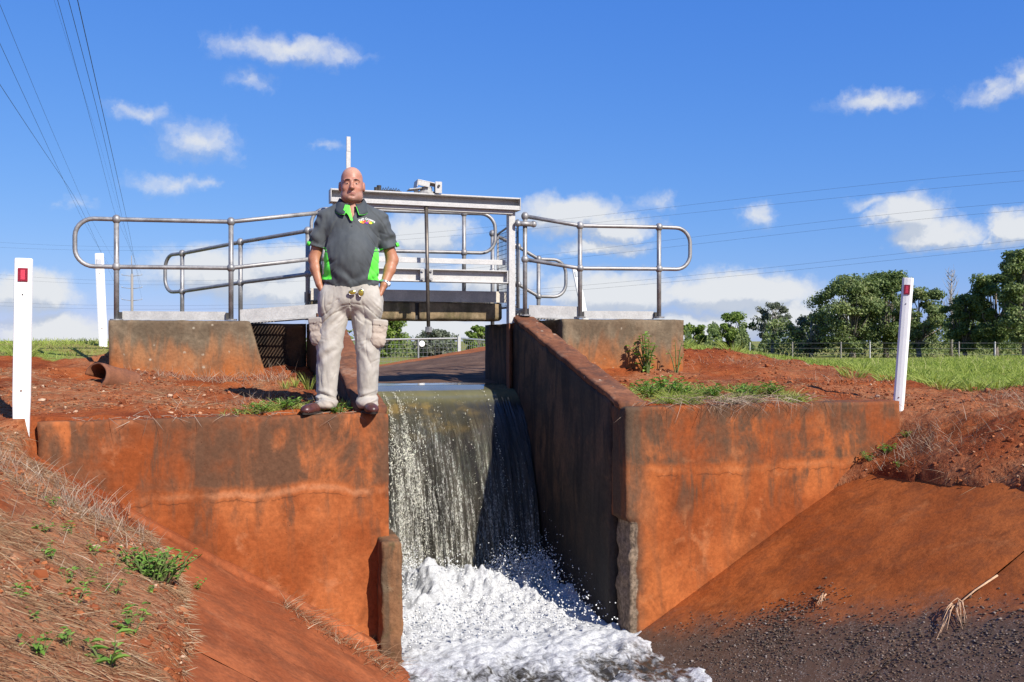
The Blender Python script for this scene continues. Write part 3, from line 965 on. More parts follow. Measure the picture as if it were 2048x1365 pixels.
def build_water():
    # still water above the crest
    g = Geo().add([[.95, 9.44, .045], [3.0, 9.44, .045], [3.4, 11.6, .045], [.5, 11.6, .045]], [[0, 1, 2, 3]])
    g.obj('canal_water', M_STILL, None, kind='structure')
    # sheet
    nx, ns = 340, 210
    X, S = np.meshgrid(np.linspace(1.165, 2.992, nx), np.linspace(0, 1, ns) ** .8, indexing='ij')
    x, s = X.ravel(), S.ravel()
    y, z = fall_path(s)
    d = np.clip((s - .12) / .88, 0, 1)
    amp = .004 + .030 * ss(d, .12, .7)
    p = np.stack([x * 9 + .5 * d, d * 1.3, 0 * x], 1)
    n1 = fbm(p, 3, 81)
    p2 = np.stack([x * 34 + .8 * np.sin(d * 7), d * 4.5, 0 * x], 1)
    n2 = fbm(p2, 3, 82)
    r = np.abs(n2)
    disp = amp * (n1 * 1.1 + (.5 - r) * .8) * ss(d, .02, .2)
    y = y - disp
    z = z + disp * .35
    x2 = x - .03 * ss(d, .3, 1) * ss(x, 2.9, 2.99) + .006 * n1
    i = np.arange(nx * ns).reshape(nx, ns)
    q = np.stack([i[:-1, :-1], i[:-1, 1:], i[1:, 1:], i[1:, :-1]], -1).reshape(-1, 4)
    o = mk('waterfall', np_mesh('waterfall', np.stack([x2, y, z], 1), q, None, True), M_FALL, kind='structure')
    # foaming pool
    xs = np.arange(.9, 3.42, .0125)
    ys = np.concatenate([np.arange(3.2, 5.0, .05), np.arange(5.0, 8.42, .0125)])
    X, Y = np.meshgrid(xs, ys, indexing='ij')
    x, y = X.ravel(), Y.ravel()
    p = np.stack([x, y, 0 * x], 1)
    pl = np.exp(-((y - 7.85) / .5) ** 2)
    n1 = fbm(p * np.array([3.5, 2.6, 1]), 4, 91, .55)
    n2 = fbm(p * 19, 4, 92, .62)
    bil = np.abs(fbm(p * 8, 3, 93))
    z = -1.77 + pl * (.19 + .11 * n1) + (.013 + .022 * pl) * n2 + (.035 + .06 * pl) * n1 + (.035 + .03 * pl) * bil
    z = z + .018 * ss(6.8 - y, 0, 1)
    fo = .40 + .50 * ss(y, 5.5, 7.2) + .22 * n1 * (1 - .6 * pl)
    fo = fo - .25 * ss(1.35 - x, 0, .25) * ss(7.0 - y, 0, .5)
    i = np.arange(X.size).reshape(X.shape)
    q = np.stack([i[:-1, :-1], i[1:, :-1], i[1:, 1:], i[:-1, 1:]], -1).reshape(-1, 4)
    mk('foaming_pool', np_mesh('foaming_pool', np.stack([x, y, z], 1), q, None, True, {'foam': fo}), M_POOL, kind='structure')
    # splash: clumps of froth and thrown drops
    n = 11000
    sx = RNG.uniform(1.2, 2.97, n)
    h = RNG.gamma(1.3, .085, n)
    sy = 8.02 + RNG.normal(0, .17, n) - .25 * h
    w = .6 + .4 * np.sin(sx * 5.1) + .3 * np.sin(sx * 13)
    h = h * np.clip(w, .25, 1.5)
    P = np.stack([sx, sy, -1.66 + h], 1)
    R = RNG.uniform(.0025, .0095, n) * np.clip(1.15 - h * 1.6, .28, 1)
    n = 1500
    P2 = np.stack([RNG.uniform(1.2, 2.99, n), RNG.uniform(6.5, 7.9, n), -1.70 + RNG.gamma(1.1, .05, n)], 1)
    R2 = RNG.uniform(.003, .009, n)
    n = 420
    a = RNG.random(n)
    P3 = np.stack([RNG.uniform(2.2, 2.98, n), 8.0 - 1.1 * a + RNG.normal(0, .08, n), -1.62 + RNG.gamma(1.6, .12, n) * (1 - .5 * a)], 1)
    R3 = RNG.uniform(.0014, .0055, n)
    stuff('splash', blobs('splash', np.concatenate([P, P2, P3]), np.concatenate([R, R2, R3]), (1, 1, 1.1), .12, True), M_DROP,
          'white splash and thrown drops at the foot of the waterfall', 'splash')
    # pale beads set in strands and clusters to stand in for sun glints
    P, R = [], []
    for x0, dr, m, w0 in ((1.22, .02, 1100, .012), (1.42, .03, 1300, .014), (1.60, .05, 1100, .013), (1.68, .16, 1500, .014), (1.85, .10, 260, .02), (2.10, .05, 120, .03), (2.35, .05, 110, .02),
                          (2.62, .08, 150, .008), (1.30, .02, 260, .04), (1.52, .08, 300, .05), (1.75, .1, 260, .06)):
        d = RNG.beta(2.1, 1.5, m)
        sx = x0 + dr * d + .012 * np.sin(d * 9 + x0 * 7) + RNG.normal(0, 1, m) * w0 * (.4 + 2.0 * d)
        yy = 9.16 - 1.0 * d - .022 - RNG.random(m) * .03
        zz = .009 - 1.72 * (.09 * d + .91 * d ** 2)
        P.append(np.stack([sx, yy, zz], 1)); R.append(.0010 + .0040 * RNG.random(m) ** 4)
    for cx, cd, sx_, sd, m in ((1.72, .56, .05, .05, 130), (1.43, .53, .04, .05, 90), (1.60, .62, .12, .12, 160), (1.32, .70, .08, .12, 110)):
        d = np.clip(cd + RNG.normal(0, sd, m), .2, .97)
        P.append(np.stack([cx + RNG.normal(0, sx_, m), 9.16 - 1.0 * d - .035, .009 - 1.72 * (.09 * d + .91 * d ** 2)], 1)); R.append(.002 + .006 * RNG.random(m) ** 2)
    stuff('glint_beads', blobs('glint_beads', np.concatenate(P), np.concatenate(R), (1, 1, 1.7), .1, True), M_BEAD,
          'strings of pale drops standing in for sun glints on the waterfall', 'water drops')
build_water()

def build_apron():
    root = mk('canal_apron', None, kind='structure')
    toe = [np.array(q) for q in [(.40, 10.6, .04), (1.13, 10.42, .052), (1.90, 10.20, .052), (3.02, 9.95, .052), (3.6, 9.8, .052)]]
    rim = [np.array(q) for q in [(.45, 14.6, -.08), (1.58, 14.7, -.01), (2.57, 14.9, .12), (4.5, 15.4, .40), (5.1, 15.45, .46)]]
    tt = np.linspace(0, 1, 60); vv = np.linspace(0, 1, 30)
    ti = np.linspace(0, 1, 5)
    A = np.stack([np.interp(tt, ti, [q[k] for q in toe]) for k in range(3)], 1)
    B = np.stack([np.interp(tt, ti, [q[k] for q in rim]) for k in range(3)], 1)
    def strip(name, v0, v1, mat, nv):
        vs = np.linspace(v0, v1, nv)
        V = (A[:, None] * (1 - vs[None, :, None]) + B[:, None] * vs[None, :, None]).reshape(-1, 3)
        V[:, 2] += .010 * fbm(V * 3, 3, 7)
        i = np.arange(60 * nv).reshape(60, nv)
        q = np.stack([i[:-1, :-1], i[1:, :-1], i[1:, 1:], i[:-1, 1:]], -1).reshape(-1, 4)
        mk(name, np_mesh(name, V, q, None, True), mat, root)
    strip('apron_slab', -.05, .86, M_APRON, 40)
    strip('apron_rim', .862, 1.03, M_RIM, 8)
build_apron()

# ------------------------------------------------------------------ abutments and footbridge
la = empty('bridge_abutment', (-.3, 9.6, .2), 'concrete abutment block under the left end of the footbridge, orange at its foot', 'abutment', 'bridge abutments')
C = [(-.97, 9.46, -.1), (.56, 9.36, -.1), (.56, 11.2, -.1), (-.97, 11.2, -.1), (-.97, 9.46, .71), (.33, 9.36, .71), (.33, 11.2, .71), (-.97, 11.2, .71)]
under(mk('block', hexa_grid(C, .035, .007, 5, .022, 6, 41), M_ABUT), la)
ra = empty('bridge_abutment', (4.2, 9.3, .2), 'mossy concrete abutment block under the right end of the footbridge', 'abutment', 'bridge abutments')
C = [(3.50, 9.04, -.1), (4.90, 8.96, -.1), (4.90, 10.6, -.1), (3.50, 10.6, -.1), (3.50, 9.04, .745), (4.90, 8.96, .745), (4.90, 10.6, .745), (3.50, 10.6, .745)]
under(mk('block', hexa_grid(C, .035, .007, 5, .022, 6, 42), M_ABUT), ra)

fb = empty('footbridge', (2.05, 9.8, .73), 'grey steel footbridge over the channel behind the gate, on a mossy concrete beam', 'footbridge')
def fpart(g, name, mat, bevel=0.0, **kw): return under(g.obj(name, mat, None, bevel=bevel, **kw), fb)
under(mk('concrete_beam', hexa_grid(box8(.93, 2.02, 9.53, 9.75, .735, .925), .03, .004, 5, .014, 8, 51), M_BEAM), fb)
under(mk('concrete_beam', hexa_grid(box8(2.06, 2.99, 9.53, 9.75, .735, .925), .03, .004, 5, .014, 8, 52), M_BEAM), fb)
fpart(Geo().box((2.015, 9.57, .74), (2.065, 9.73, .92)), 'joint_filler', M_DARKMET)
fpart(Geo().box((.93, 9.515, .93), (3.10, 9.525, 1.05)).box((.93, 9.5251, .93), (3.10, 9.58, .938)).box((.93, 9.5251, 1.042), (3.10, 9.58, 1.05)), 'edge_beam', M_GREYBEAM)
fpart(Geo().box((.93, 10.24, .93), (3.10, 10.25, 1.05)), 'edge_beam', M_GREYBEAM)
under(mk('concrete_beam', hexa_grid(box8(.93, 3.12, 10.02, 10.22, .735, .925), .05, .004, 5, .014, 8, 53), M_BEAM), fb)
g = Geo()
for x in np.arange(.95, 3.09, .03): g.box((x, 9.59, 1.005), (x + .005, 10.235, 1.04))
for y in np.linspace(9.62, 10.2, 7): g.box((.94, y, 1.01), (3.09, y + .006, 1.035))
fpart(g, 'grating', M_PLATE)
def ramp_deck(pa, pb, wid, side):
    a, b = np.array(pa, float), np.array(pb, float)
    d = b - a; h = np.array([-d[1], d[0], 0]) / np.hypot(d[0], d[1]) * wid
    if h[1] < 0: h = -h
    up = np.array([0, 0, 1.0])
    def bar(p, q, off, w, z0, z1):
        n = h / np.linalg.norm(h)
        o0, o1 = n * off, n * (off + w)
        V = [p + o0 + up * z0, q + o0 + up * z0, q + o1 + up * z0, p + o1 + up * z0, p + o0 + up * z1, q + o0 + up * z1, q + o1 + up * z1, p + o1 + up * z1]
        return V
    fpart(Geo().hexa(bar(a, b, 0, .008, 0, .125)).hexa(bar(a, b, -.012, .05, -.012, -.002)), 'edge_beam', M_PLATE)
    fpart(Geo().hexa(bar(a, b, wid - .01, .008, 0, .125)), 'edge_beam', M_PLATE)
    g = Geo()
    n = int(np.hypot(d[0], d[1]) / .035)
    for i in range(n):
        p, q = a + d * (i / n), a + d * ((i + .2) / n)
        g.hexa(bar(p, q, .01, wid - .03, .06, .09))
    for off in np.linspace(.05, wid - .06, 7): g.hexa(bar(a, b, off, .006, .065, .085))
    fpart(g, 'grating', M_PLATE)
lp0, lp1 = on_y(480, 645, 9.43), on_y(640, 633, 9.33)
ramp_deck(lp0, lp1 + (lp1 - lp0) * .05, .95, -1)
rp0, rp1 = on_y(1058, 634, 9.17), on_y(1158, 637, 9.09)
ramp_deck(rp0, rp1, .95, 1)
# dark cross walls in the gaps under the two ramps
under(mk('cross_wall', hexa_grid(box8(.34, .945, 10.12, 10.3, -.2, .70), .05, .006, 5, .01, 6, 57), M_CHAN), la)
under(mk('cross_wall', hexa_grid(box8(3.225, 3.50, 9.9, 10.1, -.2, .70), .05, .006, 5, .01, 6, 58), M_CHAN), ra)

# ------------------------------------------------------------------ pipe railings
PR, RR = .0285, .0215
def arc_loop(top, mid, out, r=.17):
    """path from the top rail round to the middle rail; out = unit horizontal direction"""
    top, mid, out = map(lambda q: np.array(q, float), (top, mid, out))
    ext = .20
    A, B = top + out * ext, mid + out * ext
    dv = (B - A); L = np.linalg.norm(dv); dv /= L
    r = min(r, L * .45)
    pts = []
    for a in np.linspace(0, np.pi / 2, 8):
        pts.append(A + out * r * np.sin(a) + dv * r * (1 - np.cos(a)))
    for a in np.linspace(np.pi / 2, 0, 8):
        pts.append(B + out * r * np.sin(a) - dv * r * (1 - np.cos(a)))
    return pts

def railing(label, posts, loops=(False, False), extra=None, plates=True, rr=RR, spacing=.4575, hide=()):
    """posts: list of (x, y, zbase, ztop). Rails run from post to post and close in a loop where asked"""
    P = np.array(posts, float)
    root = empty('railing', (P[0][0], P[0][1], P[0][2]), label, 'railing', 'pipe railings of the footbridge')
    def part(g, name, mat=M_GALV, smooth=True, **kw): return under(g.obj(name, mat, None, smooth, **kw), root)
    top = [np.array([x, y, zt - .01]) for x, y, zb, zt in P]
    mid = [q - np.array([0, 0, spacing]) for q in top]
    for i, (x, y, zb, zt) in enumerate(P):
        if i in hide: continue
        part(Geo().tube([(x, y, zb), (x, y, zt)], PR * .85, 12), 'post')
        part(Geo().ball(top[i], (.041, .041, .046), 14, 9), 'ball_joint')
        part(Geo().ball(mid[i], (.041, .041, .044), 14, 9), 'ball_joint')
        if plates: part(Geo().tube([(x, y, zb - .002), (x, y, zb + .012)], .06, 14), 'base_flange', smooth=False)
    def dirn(a, b):
        d = b - a; d[2] = 0
        return d / np.linalg.norm(d)
    if loops[0] and loops[1]:
        l0 = arc_loop(top[0], mid[0], dirn(top[1], top[0])); l1 = arc_loop(top[-1], mid[-1], dirn(top[-2], top[-1]))
        path = top + l1 + mid[::-1] + l0[::-1]
        part(Geo().tube(path, rr, 10, closed=True), 'rail')
    elif loops[0]:
        l0 = arc_loop(top[0], mid[0], dirn(top[1], top[0]))
        part(Geo().tube(top[::-1] + l0 + mid, rr, 10), 'rail')
    elif loops[1]:
        l1 = arc_loop(top[-1], mid[-1], dirn(top[-2], top[-1]))
        part(Geo().tube(top + l1 + mid[::-1], rr, 10), 'rail')
    else:
        part(Geo().tube(top, rr, 10), 'rail'); part(Geo().tube(mid, rr, 10), 'rail')
    return root

def toe_board(root, a, b, zh=.085, mat=M_PLATE):
    a, b = np.array(a), np.array(b)
    n = np.array([-(b - a)[1], (b - a)[0], 0]); n /= np.linalg.norm(n)
    up = np.array([0, 0, zh])
    V = [a, b, b + n * .006, a + n * .006, a + up, b + up, b + n * .006 + up, a + n * .006 + up]
    under(Geo().hexa(V).obj('toe_board', mat, None), root)
    for e, s in ((a, 1), (b, -1)):
        d = (b - a) / np.linalg.norm(b - a)
        c = e - d * s * .02
        under(Geo().box((c[0] - .02, c[1] - .03, c[2] + .01), (c[0] + .02, c[1] + .035, c[2] + .075)).obj('bracket', M_DARKMET, None), root)

def base_top(px, yb, yt, yy, zt_only=False):
    b, q = on_y(px, yb, yy), on_y(px, yt, yy)
    return (q[0], yy, b[2], q[2])

p0, p1 = base_top(233, 641, 437, 9.54), base_top(462, 641, 442, 9.45)
p2 = base_top(648, 630, 423, 9.36)
fl = railing('front left pipe railing with a rounded end, running up behind the man', [p0, p1, p2], (True, False))
toe_board(fl, (p0[0] + .05, 9.56, .715), (p1[0] - .05, 9.47, .715))
q0, q1, q2 = base_top(1050, 632, 431, 9.16), base_top(1160, 636, 450, 9.08), base_top(1318, 636, 453, 9.02)
fr = railing('front right pipe railing with a rounded end above the mossy abutment', [q0, q1, q2], (False, True))
toe_board(fr, (q1[0] + .05, 9.11, .75), (q2[0] - .05, 9.05, .75))
under(Geo().tube([(q0[0] - .09, 9.13, q0[3] - .095), (q0[0] + .085, 9.13, q0[3] - .095)], .028, 10).ball((q0[0] - .09, 9.13, q0[3] - .095), .036).ball((q0[0] + .085, 9.13, q0[3] - .095), .036)
      .obj('clamp', M_GALV, None, True), fr)
r0 = (-.38, 11.7, .55, 1.575); r1 = (.27, 10.74, .60, 1.635); r2 = (.93, 9.85, .80, 1.685)
railing('rear left pipe railing leading diagonally to the bridge, rounded at both ends', [r0, r1, r2], (True, True), plates=False, spacing=.4575)
c0 = at_t(690, 430, 10.3); c1 = at_t(928, 425, 10.6)
railing('rear middle pipe railing behind the gate frame, its end loop beside the mesh', [(c0[0], c0[1], 1.04, c1[2]), (c1[0], c1[1], 1.04, c1[2])], (True, True), plates=False)
d0, d1 = at_t(985, 466, 11.0), at_t(1036, 492, 11.1)
d2 = at_t(1077, 517, 11.2)
railing('rear right pipe railing seen through the mesh, sloping down to the right', [(d0[0], d0[1], .5, d0[2]), (d1[0], d1[1], .5, d1[2]), (d2[0], d2[1], .48, d2[2])], (False, True), plates=False)

# ------------------------------------------------------------------ sluice gate frame
sg = empty('sluice_gate', (2.06, 9.22, 0), 'white sluice gate frame with lifting beam, spindle and gearbox, behind the man', 'sluice gate')
def gpart(g, name, mat=M_WHITEMET, bevel=.003, smooth=False, **kw): return under(g.obj(name, mat, None, smooth, bevel=bevel, **kw), sg)
def channel_x(x0, x1, y, z0, z1, dep, th=.012, lip=0.0):
    return Geo().box((x0, y, z1 - th), (x1, y + dep, z1)).box((x0, y, z0), (x1, y + dep, z0 + th)).box((x0, y + dep * .55, z0 + th + .0005), (x1, y + dep * .55 + th, z1 - th - .0005))
g = channel_x(1.09, 3.045, 9.10, 1.885, 2.015, .16, .016)
g.box((3.046, 9.098, 1.884), (3.056, 9.262, 2.017)).box((1.079, 9.098, 1.884), (1.089, 9.262, 2.017)).box((1.09, 9.105, 1.9015), (3.045, 9.113, 1.93))
gpart(g, 'top_beam')
gpart(Geo().box((1.18, 9.14, 1.845), (2.98, 9.22, 1.884)), 'packing_plate')
for x0, nm in ((2.945, 0), (1.115, 1)):
    g = Geo().box((x0, 9.165, .70), (x0 + .07, 9.175, 1.884)).box((x0, 9.176, .70), (x0 + .010, 9.26, 1.884)).box((x0 + .06, 9.176, .70), (x0 + .07, 9.26, 1.884))
    gpart(g, 'upright')
    g = Geo().box((x0, 9.165, -.05), (x0 + .012, 9.26, .699)).box((x0 + .055, 9.168, -.05), (x0 + .067, 9.26, .699)).box((x0 + .013, 9.245, -.05), (x0 + .054, 9.257, .699))
    gpart(g, 'guide_channel', M_RUST)
g = channel_x(1.19, 2.940, 9.17, 1.118, 1.252, .11, .012)
g.box((2.925, 9.168, 1.131), (2.939, 9.279, 1.239))
gpart(g, 'lifting_beam')
gpart(Geo().box((1.19, 9.27, 1.318), (2.02, 9.282, 1.372)).box((2.06, 9.27, 1.318), (2.943, 9.282, 1.372)).box((2.02, 9.283, 1.322), (2.06, 9.29, 1.368)), 'cross_bar')
xs = on_y(853, 550, 9.16)[0]
g = gpart(Geo().box((xs - .066, 9.150, 1.118), (xs + .066, 9.162, 1.250)), 'spindle_plate', M_PLATE)
for sx in (-.045, .045):
    for sz in (1.142, 1.226):
        b = Geo().tube([(xs + sx, 9.149, sz), (xs + sx, 9.133, sz)], .014, 6).obj('bolt', M_GALV, g)
xt, xb = on_y(852, 415, 9.14)[0], on_y(857, 668, 9.14)[0]
gpart(Geo().tube([(xt, 9.135, 1.90), (xb, 9.135, .575)], .0195, 12), 'spindle', M_SPINDLE, 0, True)
gpart(Geo().tube([(xb, 9.135, .60), (xb, 9.135, .655)], .036, 6), 'spindle_nut', M_GALV)
# gearbox: tilted folded cover on a round base, a plate beside it
gx = on_y(852, 380, 9.18)[0]
gb = gpart(Geo().tube([(gx, 9.18, 2.017), (gx, 9.18, 2.04), (gx, 9.18, 2.045), (gx, 9.18, 2.085)], [.085, .085, .062, .062], 16), 'gearbox_base', M_PLATE, 0)
rot = Matrix.Rotation(math.radians(-4), 4, 'Y') 
rot = Matrix.Rotation(math.radians(9), 4, 'Y')
ab = (gx, 9.18, 2.10)
g = Geo()
g.box((gx - .10, 9.09, 2.125), (gx + .14, 9.27, 2.135), rot, ab).box((gx - .11, 9.09, 2.06), (gx - .10, 9.27, 2.135), rot, ab)
g.box((gx - .10, 9.09, 2.075), (gx + .02, 9.098, 2.124), Matrix.Rotation(math.radians(9), 4, 'Y'), ab).box((gx + .075, 9.082, 2.017), (gx + .145, 9.09, 2.135))
cv = gpart(g, 'gearbox_cover')
Geo().tube([(gx + .11, 9.081, 2.09), (gx + .11, 9.066, 2.09)], .013, 8).obj('bolt', M_DARKMET, cv)
Geo().box((gx + .09, 9.10, 2.03), (gx + .138, 9.2, 2.1)).obj('inner_block', M_DARKMET, cv)
g = Geo().box((gx - .19, 9.10, 2.052), (gx - .06, 9.24, 2.062), Matrix.Rotation(math.radians(-8), 4, 'Y'))
g.box((gx - .125, 9.15, 2.017), (gx - .085, 9.19, 2.056))
gpart(g, 'tilted_plate', M_PLATE)
for px, h, r in ((752, .045, .02), (758, .065, .024)):
    c = on_y(px, 385, 9.18)
    gpart(Geo().tube([(c[0], 9.18, 2.016), (c[0], 9.18, 2.016 + h)], r, 8), 'stud', M_DARKMET)
g = Geo()
a, b = on_y(763, 380, 9.18)[0], on_y(803, 384, 9.18)[0]
g.tube([(a, 9.18, 2.03), ((a + b) / 2, 9.17, 2.035), (b, 9.18, 2.026)], .006, 6)
for i in range(7):
    x = a + (b - a) * (.08 + .13 * i); zt = 2.045 + .03 * random.random()
    g.tube([(x - .02, 9.18, 2.017), (x, 9.175, zt), (x + .018, 9.18, 2.02)], .005, 5)
gpart(g, 'bent_wire', M_DARKMET, 0)
# white staff standing on the beam behind the man's head
sx = on_y(696, 300, 9.3)[0]; zt = on_y(696, 275, 9.3)[2]
gpart(Geo().box((sx - .022, 9.265, 1.9), (sx + .022, 9.285, zt - .15)).box((sx - .019, 9.266, zt - .149), (sx + .022, 9.285, zt)), 'indicator_staff')

# mesh guard at the right side of the gate
def wire_panel(o3, u, v, du, dv, n, m, r, name='wire_mesh', parent=None, seg=4):
    """welded wires: n along u, m along v"""
    g = Geo()
    o3, u, v = np.array(o3, float), np.array(u, float), np.array(v, float)
    for i in range(n + 1): g.tube([o3 + u * du * i / n, o3 + u * du * i / n + v * dv], r, seg, False)
    for j in range(m + 1): g.tube([o3 + v * dv * j / m, o3 + v * dv * j / m + u * du], r, seg, False)
    return g
mg = empty('mesh_guard', (3.07, 9.5, .8), 'wire mesh guard panel standing beside the white gate upright', 'mesh guard')
def mpart(g, name, mat=M_GALV, **kw): return under(g.obj(name, mat, None, True, **kw), mg)
ya, yb = 9.25, 9.98
mpart(wire_panel((3.07, ya, .90), (0, 1, 0), (0, 0, 1), yb - ya, .82, 15, 17, .0028), 'wire_mesh', M_DARKMET, kind='stuff')
mpart(Geo().tube([(3.07, ya, .86), (3.07, ya, 1.80)], .012, 8), 'frame_bar')
mpart(Geo().tube([(3.07, yb, .86), (3.07, yb, 1.73)], .012, 8), 'frame_bar')
mpart(Geo().tube([(3.07, ya, 1.80), (3.07, yb, 1.73)], .012, 8), 'frame_bar')
mpart(Geo().tube([(3.07, ya, .88), (3.07, yb, .88)], .012, 8), 'frame_bar')

# ------------------------------------------------------------------ white guide posts
def guide_post(base, top, wid, label, refl, rz=0.0, th=.035):
    """plastic roadside post: slightly curved blade with a reflector and screw holes"""
    base, top = np.array(base, float), np.array(top, float)
    e = empty('guide_post', base, label, 'guide post', 'white guide posts')
    d = top - base; L = np.linalg.norm(d)
    e.rotation_euler = Vector(d).to_track_quat('Z', 'Y').to_euler()
    # keep the blade facing the path towards the canal
    qz = Matrix.Rotation(rz, 4, 'Z')
    z = Vector(d).normalized(); yv = (qz @ Vector((0, 1, 0))); yv = (yv - z * yv.dot(z)).normalized(); xv = yv.cross(z)
    e.matrix_world = Matrix.Translation(Vector(base)) @ Matrix((xv, yv, z)).transposed().to_4x4()
    hw = wid / 2
    prof = [(-hw, .012), (-hw + .004, -.004), (-hw * .6, -.011), (0, -.013), (hw * .6, -.011), (hw - .004, -.004), (hw, .012), (hw - .012, .018), (0, .004), (-hw + .012, .018)]
    zs = np.concatenate([[-.14], np.linspace(0, L - .01, 9), [L - .003, L]])
    n = len(prof); V = []; q = []
    for k, zz in enumerate(zs):
        s = 1.0 if zz < L - .005 else (.97 if zz < L - .001 else .90)
        if zz < .12: s *= .93 + .07 * max(zz, 0) / .12
        V += [(px * s, py * s, zz) for px, py in prof]
    for k in range(len(zs) - 1):
        for i in range(n):
            j = (i + 1) % n
            q.append([k * n + i, k * n + j, (k + 1) * n + j, (k + 1) * n + i])
    g = Geo().add(V, q)
    top0 = (len(zs) - 1) * n
    g.T.append(np.array([[top0 + 3, top0 + i, top0 + (i + 1) % n] for i in range(n) if 3 not in (i, (i + 1) % n)]))
    g.obj('blade', M_PLASTIC, e, False)
    rw_, rh = wid * .54, .085
    zc = L - .105
    r = Geo().box((-rw_ / 2, -.0195, zc - rh / 2), (rw_ / 2, -.012, zc + rh / 2)).obj('reflector', refl, e, bevel=.002)
    if refl is M_REFL:
        Geo().box((-rw_ * .22, -.0205, zc - rh * .36), (rw_ * .22, -.0196, zc + rh * .36)).obj('reflector_core', M_REFLB, r, bevel=.002)
    Geo().tube([(0, -.0155, L - .23), (0, -.012, L - .23)], .005, 8).obj('screw', M_DARKMET, e)
    Geo().tube([(0, -.0155, .17), (0, -.012, .17)], .006, 8).obj('screw', M_RUST, e)
    return e
M_REFLB = simple_mat('red_reflector_core', (.62, .05, .08), .3, .6, 160, .3)
b = on_y(42, 836, 6.42); tp = on_y(47, 517, 6.43)
guide_post(b, tp, .105, 'white guide post with a red reflector at the left edge, beside the wall end', M_REFL, -YAW + .35)
b = at_t(206, 688, 10.2); tp = at_t(198, 507, 10.2)
guide_post(b, tp, .095, 'white guide post with a grey reflector, leaning behind the left abutment', M_REFLW, -YAW + .2)
b = at_t(1795, 834, 8.02); tp = at_t(1816, 556, 8.0)
guide_post(b, tp, .092, 'white guide post with a red reflector at the end of the right wall, leaning right', M_REFL, -YAW - .5)
b = at_t(1183, 697, 14.0); tp = at_t(1150, 535, 14.0)
guide_post(b, tp, .10, 'white leaning guide post far behind the right railing', M_REFLW, -YAW + .3)

# ------------------------------------------------------------------ broken pipe and clods
def broken_pipe():
    c = at_t(190, 775, 7.7)
    z0 = hz(c[0], c[1])
    e = empty('broken_pipe', (c[0], c[1], z0 + .03), 'broken rusty half pipe sticking out of the soil left of the abutment', 'pipe')
    g = Geo()
    n, m, R, L, th = 22, 8, .125, .42, .012
    def ring(r):
        V = []
        for i in range(n + 1):
            a = math.radians(20 + 215 * i / n)
            for j in range(m + 1):
                l = L * j / m * (1 - .35 * abs(i / n - .45)) 
                V.append((l, r * math.cos(a), r * math.sin(a)))
        return V
    A, B = ring(R), ring(R - th)
    V = np.array(A + B)
    V += .006 * np.stack([fbm(V * 14, 3, 3 + k) for k in range(3)], 1)
    nn = (n + 1) * (m + 1); q = []
    for i in range(n):
        for j in range(m):
            a = i * (m + 1) + j
            q.append([a, a + m + 1, a + m + 2, a + 1]); q.append([nn + a + 1, nn + a + m + 2, nn + a + m + 1, nn + a])
    for i in range(n):
        for j in (0, m):
            a = i * (m + 1) + j; b2 = a + m + 1
            q.append([a, nn + a, nn + b2, b2])
    for i in (0, n):
        for j in range(m):
            a = i * (m + 1) + j
            q.append([a, a + 1, nn + a + 1, nn + a])
    g.add(V, q)
    o = g.obj('pipe_shell', M_RUST, e, True)
    o.rotation_euler = (math.radians(-12), math.radians(14), math.radians(48))
    g = Geo().tube([(.10, -.0, -.05), (.34, .0, -.05)], .06, 12)
    o2 = g.obj('inner_stub', M_RUST, e, True)
    o2.rotation_euler = (0, math.radians(10), math.radians(40))
broken_pipe()
# ------------------------------------------------------------------ mesh fence under the bridge
def mesh_fence():
    a, b = at_t(560, 683, 18.5), at_t(918, 677, 19.0)
    c = at_t(1010, 684, 21.5)
    e = empty('mesh_fence', (a[0], a[1], hz(a[0], a[1])), 'pale wire mesh fence with a white top rail seen under the footbridge', 'fence')
    def fp(g, name, mat=M_WHITEMET, **kw): return under(g.obj(name, mat, None, False, **kw), e)
    fp(Geo().tube([a, b], .016, 8), 'top_rail', M_PLATE)
    fp(Geo().tube([b, c], .020, 8), 'top_rail', M_WIRE)
    d = b - a
    for k, r in ((0, .014), (.27, .014), (.52, .014), (.768, .016)):
        p = a + d * k
        fp(Geo().tube([(p[0], p[1], p[2] - 1.25), p], r, 8), 'post', M_WIRE)
    fp(Geo().box((b[0] - .03, b[1] - .03, b[2] - 1.1), (b[0] + .03, b[1] + .03, b[2] + .035)), 'gate_post')
    u = d / np.linalg.norm(d)
    g = wire_panel(a - np.array([0, 0, 1.15]), u, (0, 0, 1), np.linalg.norm(d), 1.13, 44, 13, .0026)
    d2 = c - b; u2 = d2 / np.linalg.norm(d2)
    V = wire_panel(b - np.array([0, 0, 1.15]), u2, (0, 0, 1), np.linalg.norm(d2), 1.1, 24, 12, .003)
    o = fp(g, 'wire_mesh', M_WIRE, kind='stuff'); fp(V, 'wire_mesh', M_WIRE, kind='stuff')
    p = at_t(843, 688, 18.65)
    s = empty('round_sign', (p[0], p[1] - .05, p[2]), 'small round white disc hanging on the mesh fence', 'sign')
    Geo().tube([(0, .006, 0), (0, 0, 0), (0, -.006, 0)], [.058, .062, .058], 20).obj('disc', M_PLASTIC, s)
    Geo().tube([(0, .0, .055), (0, .05, .075)], .004, 6).obj('wire_tie', M_WIRE, s)
mesh_fence()

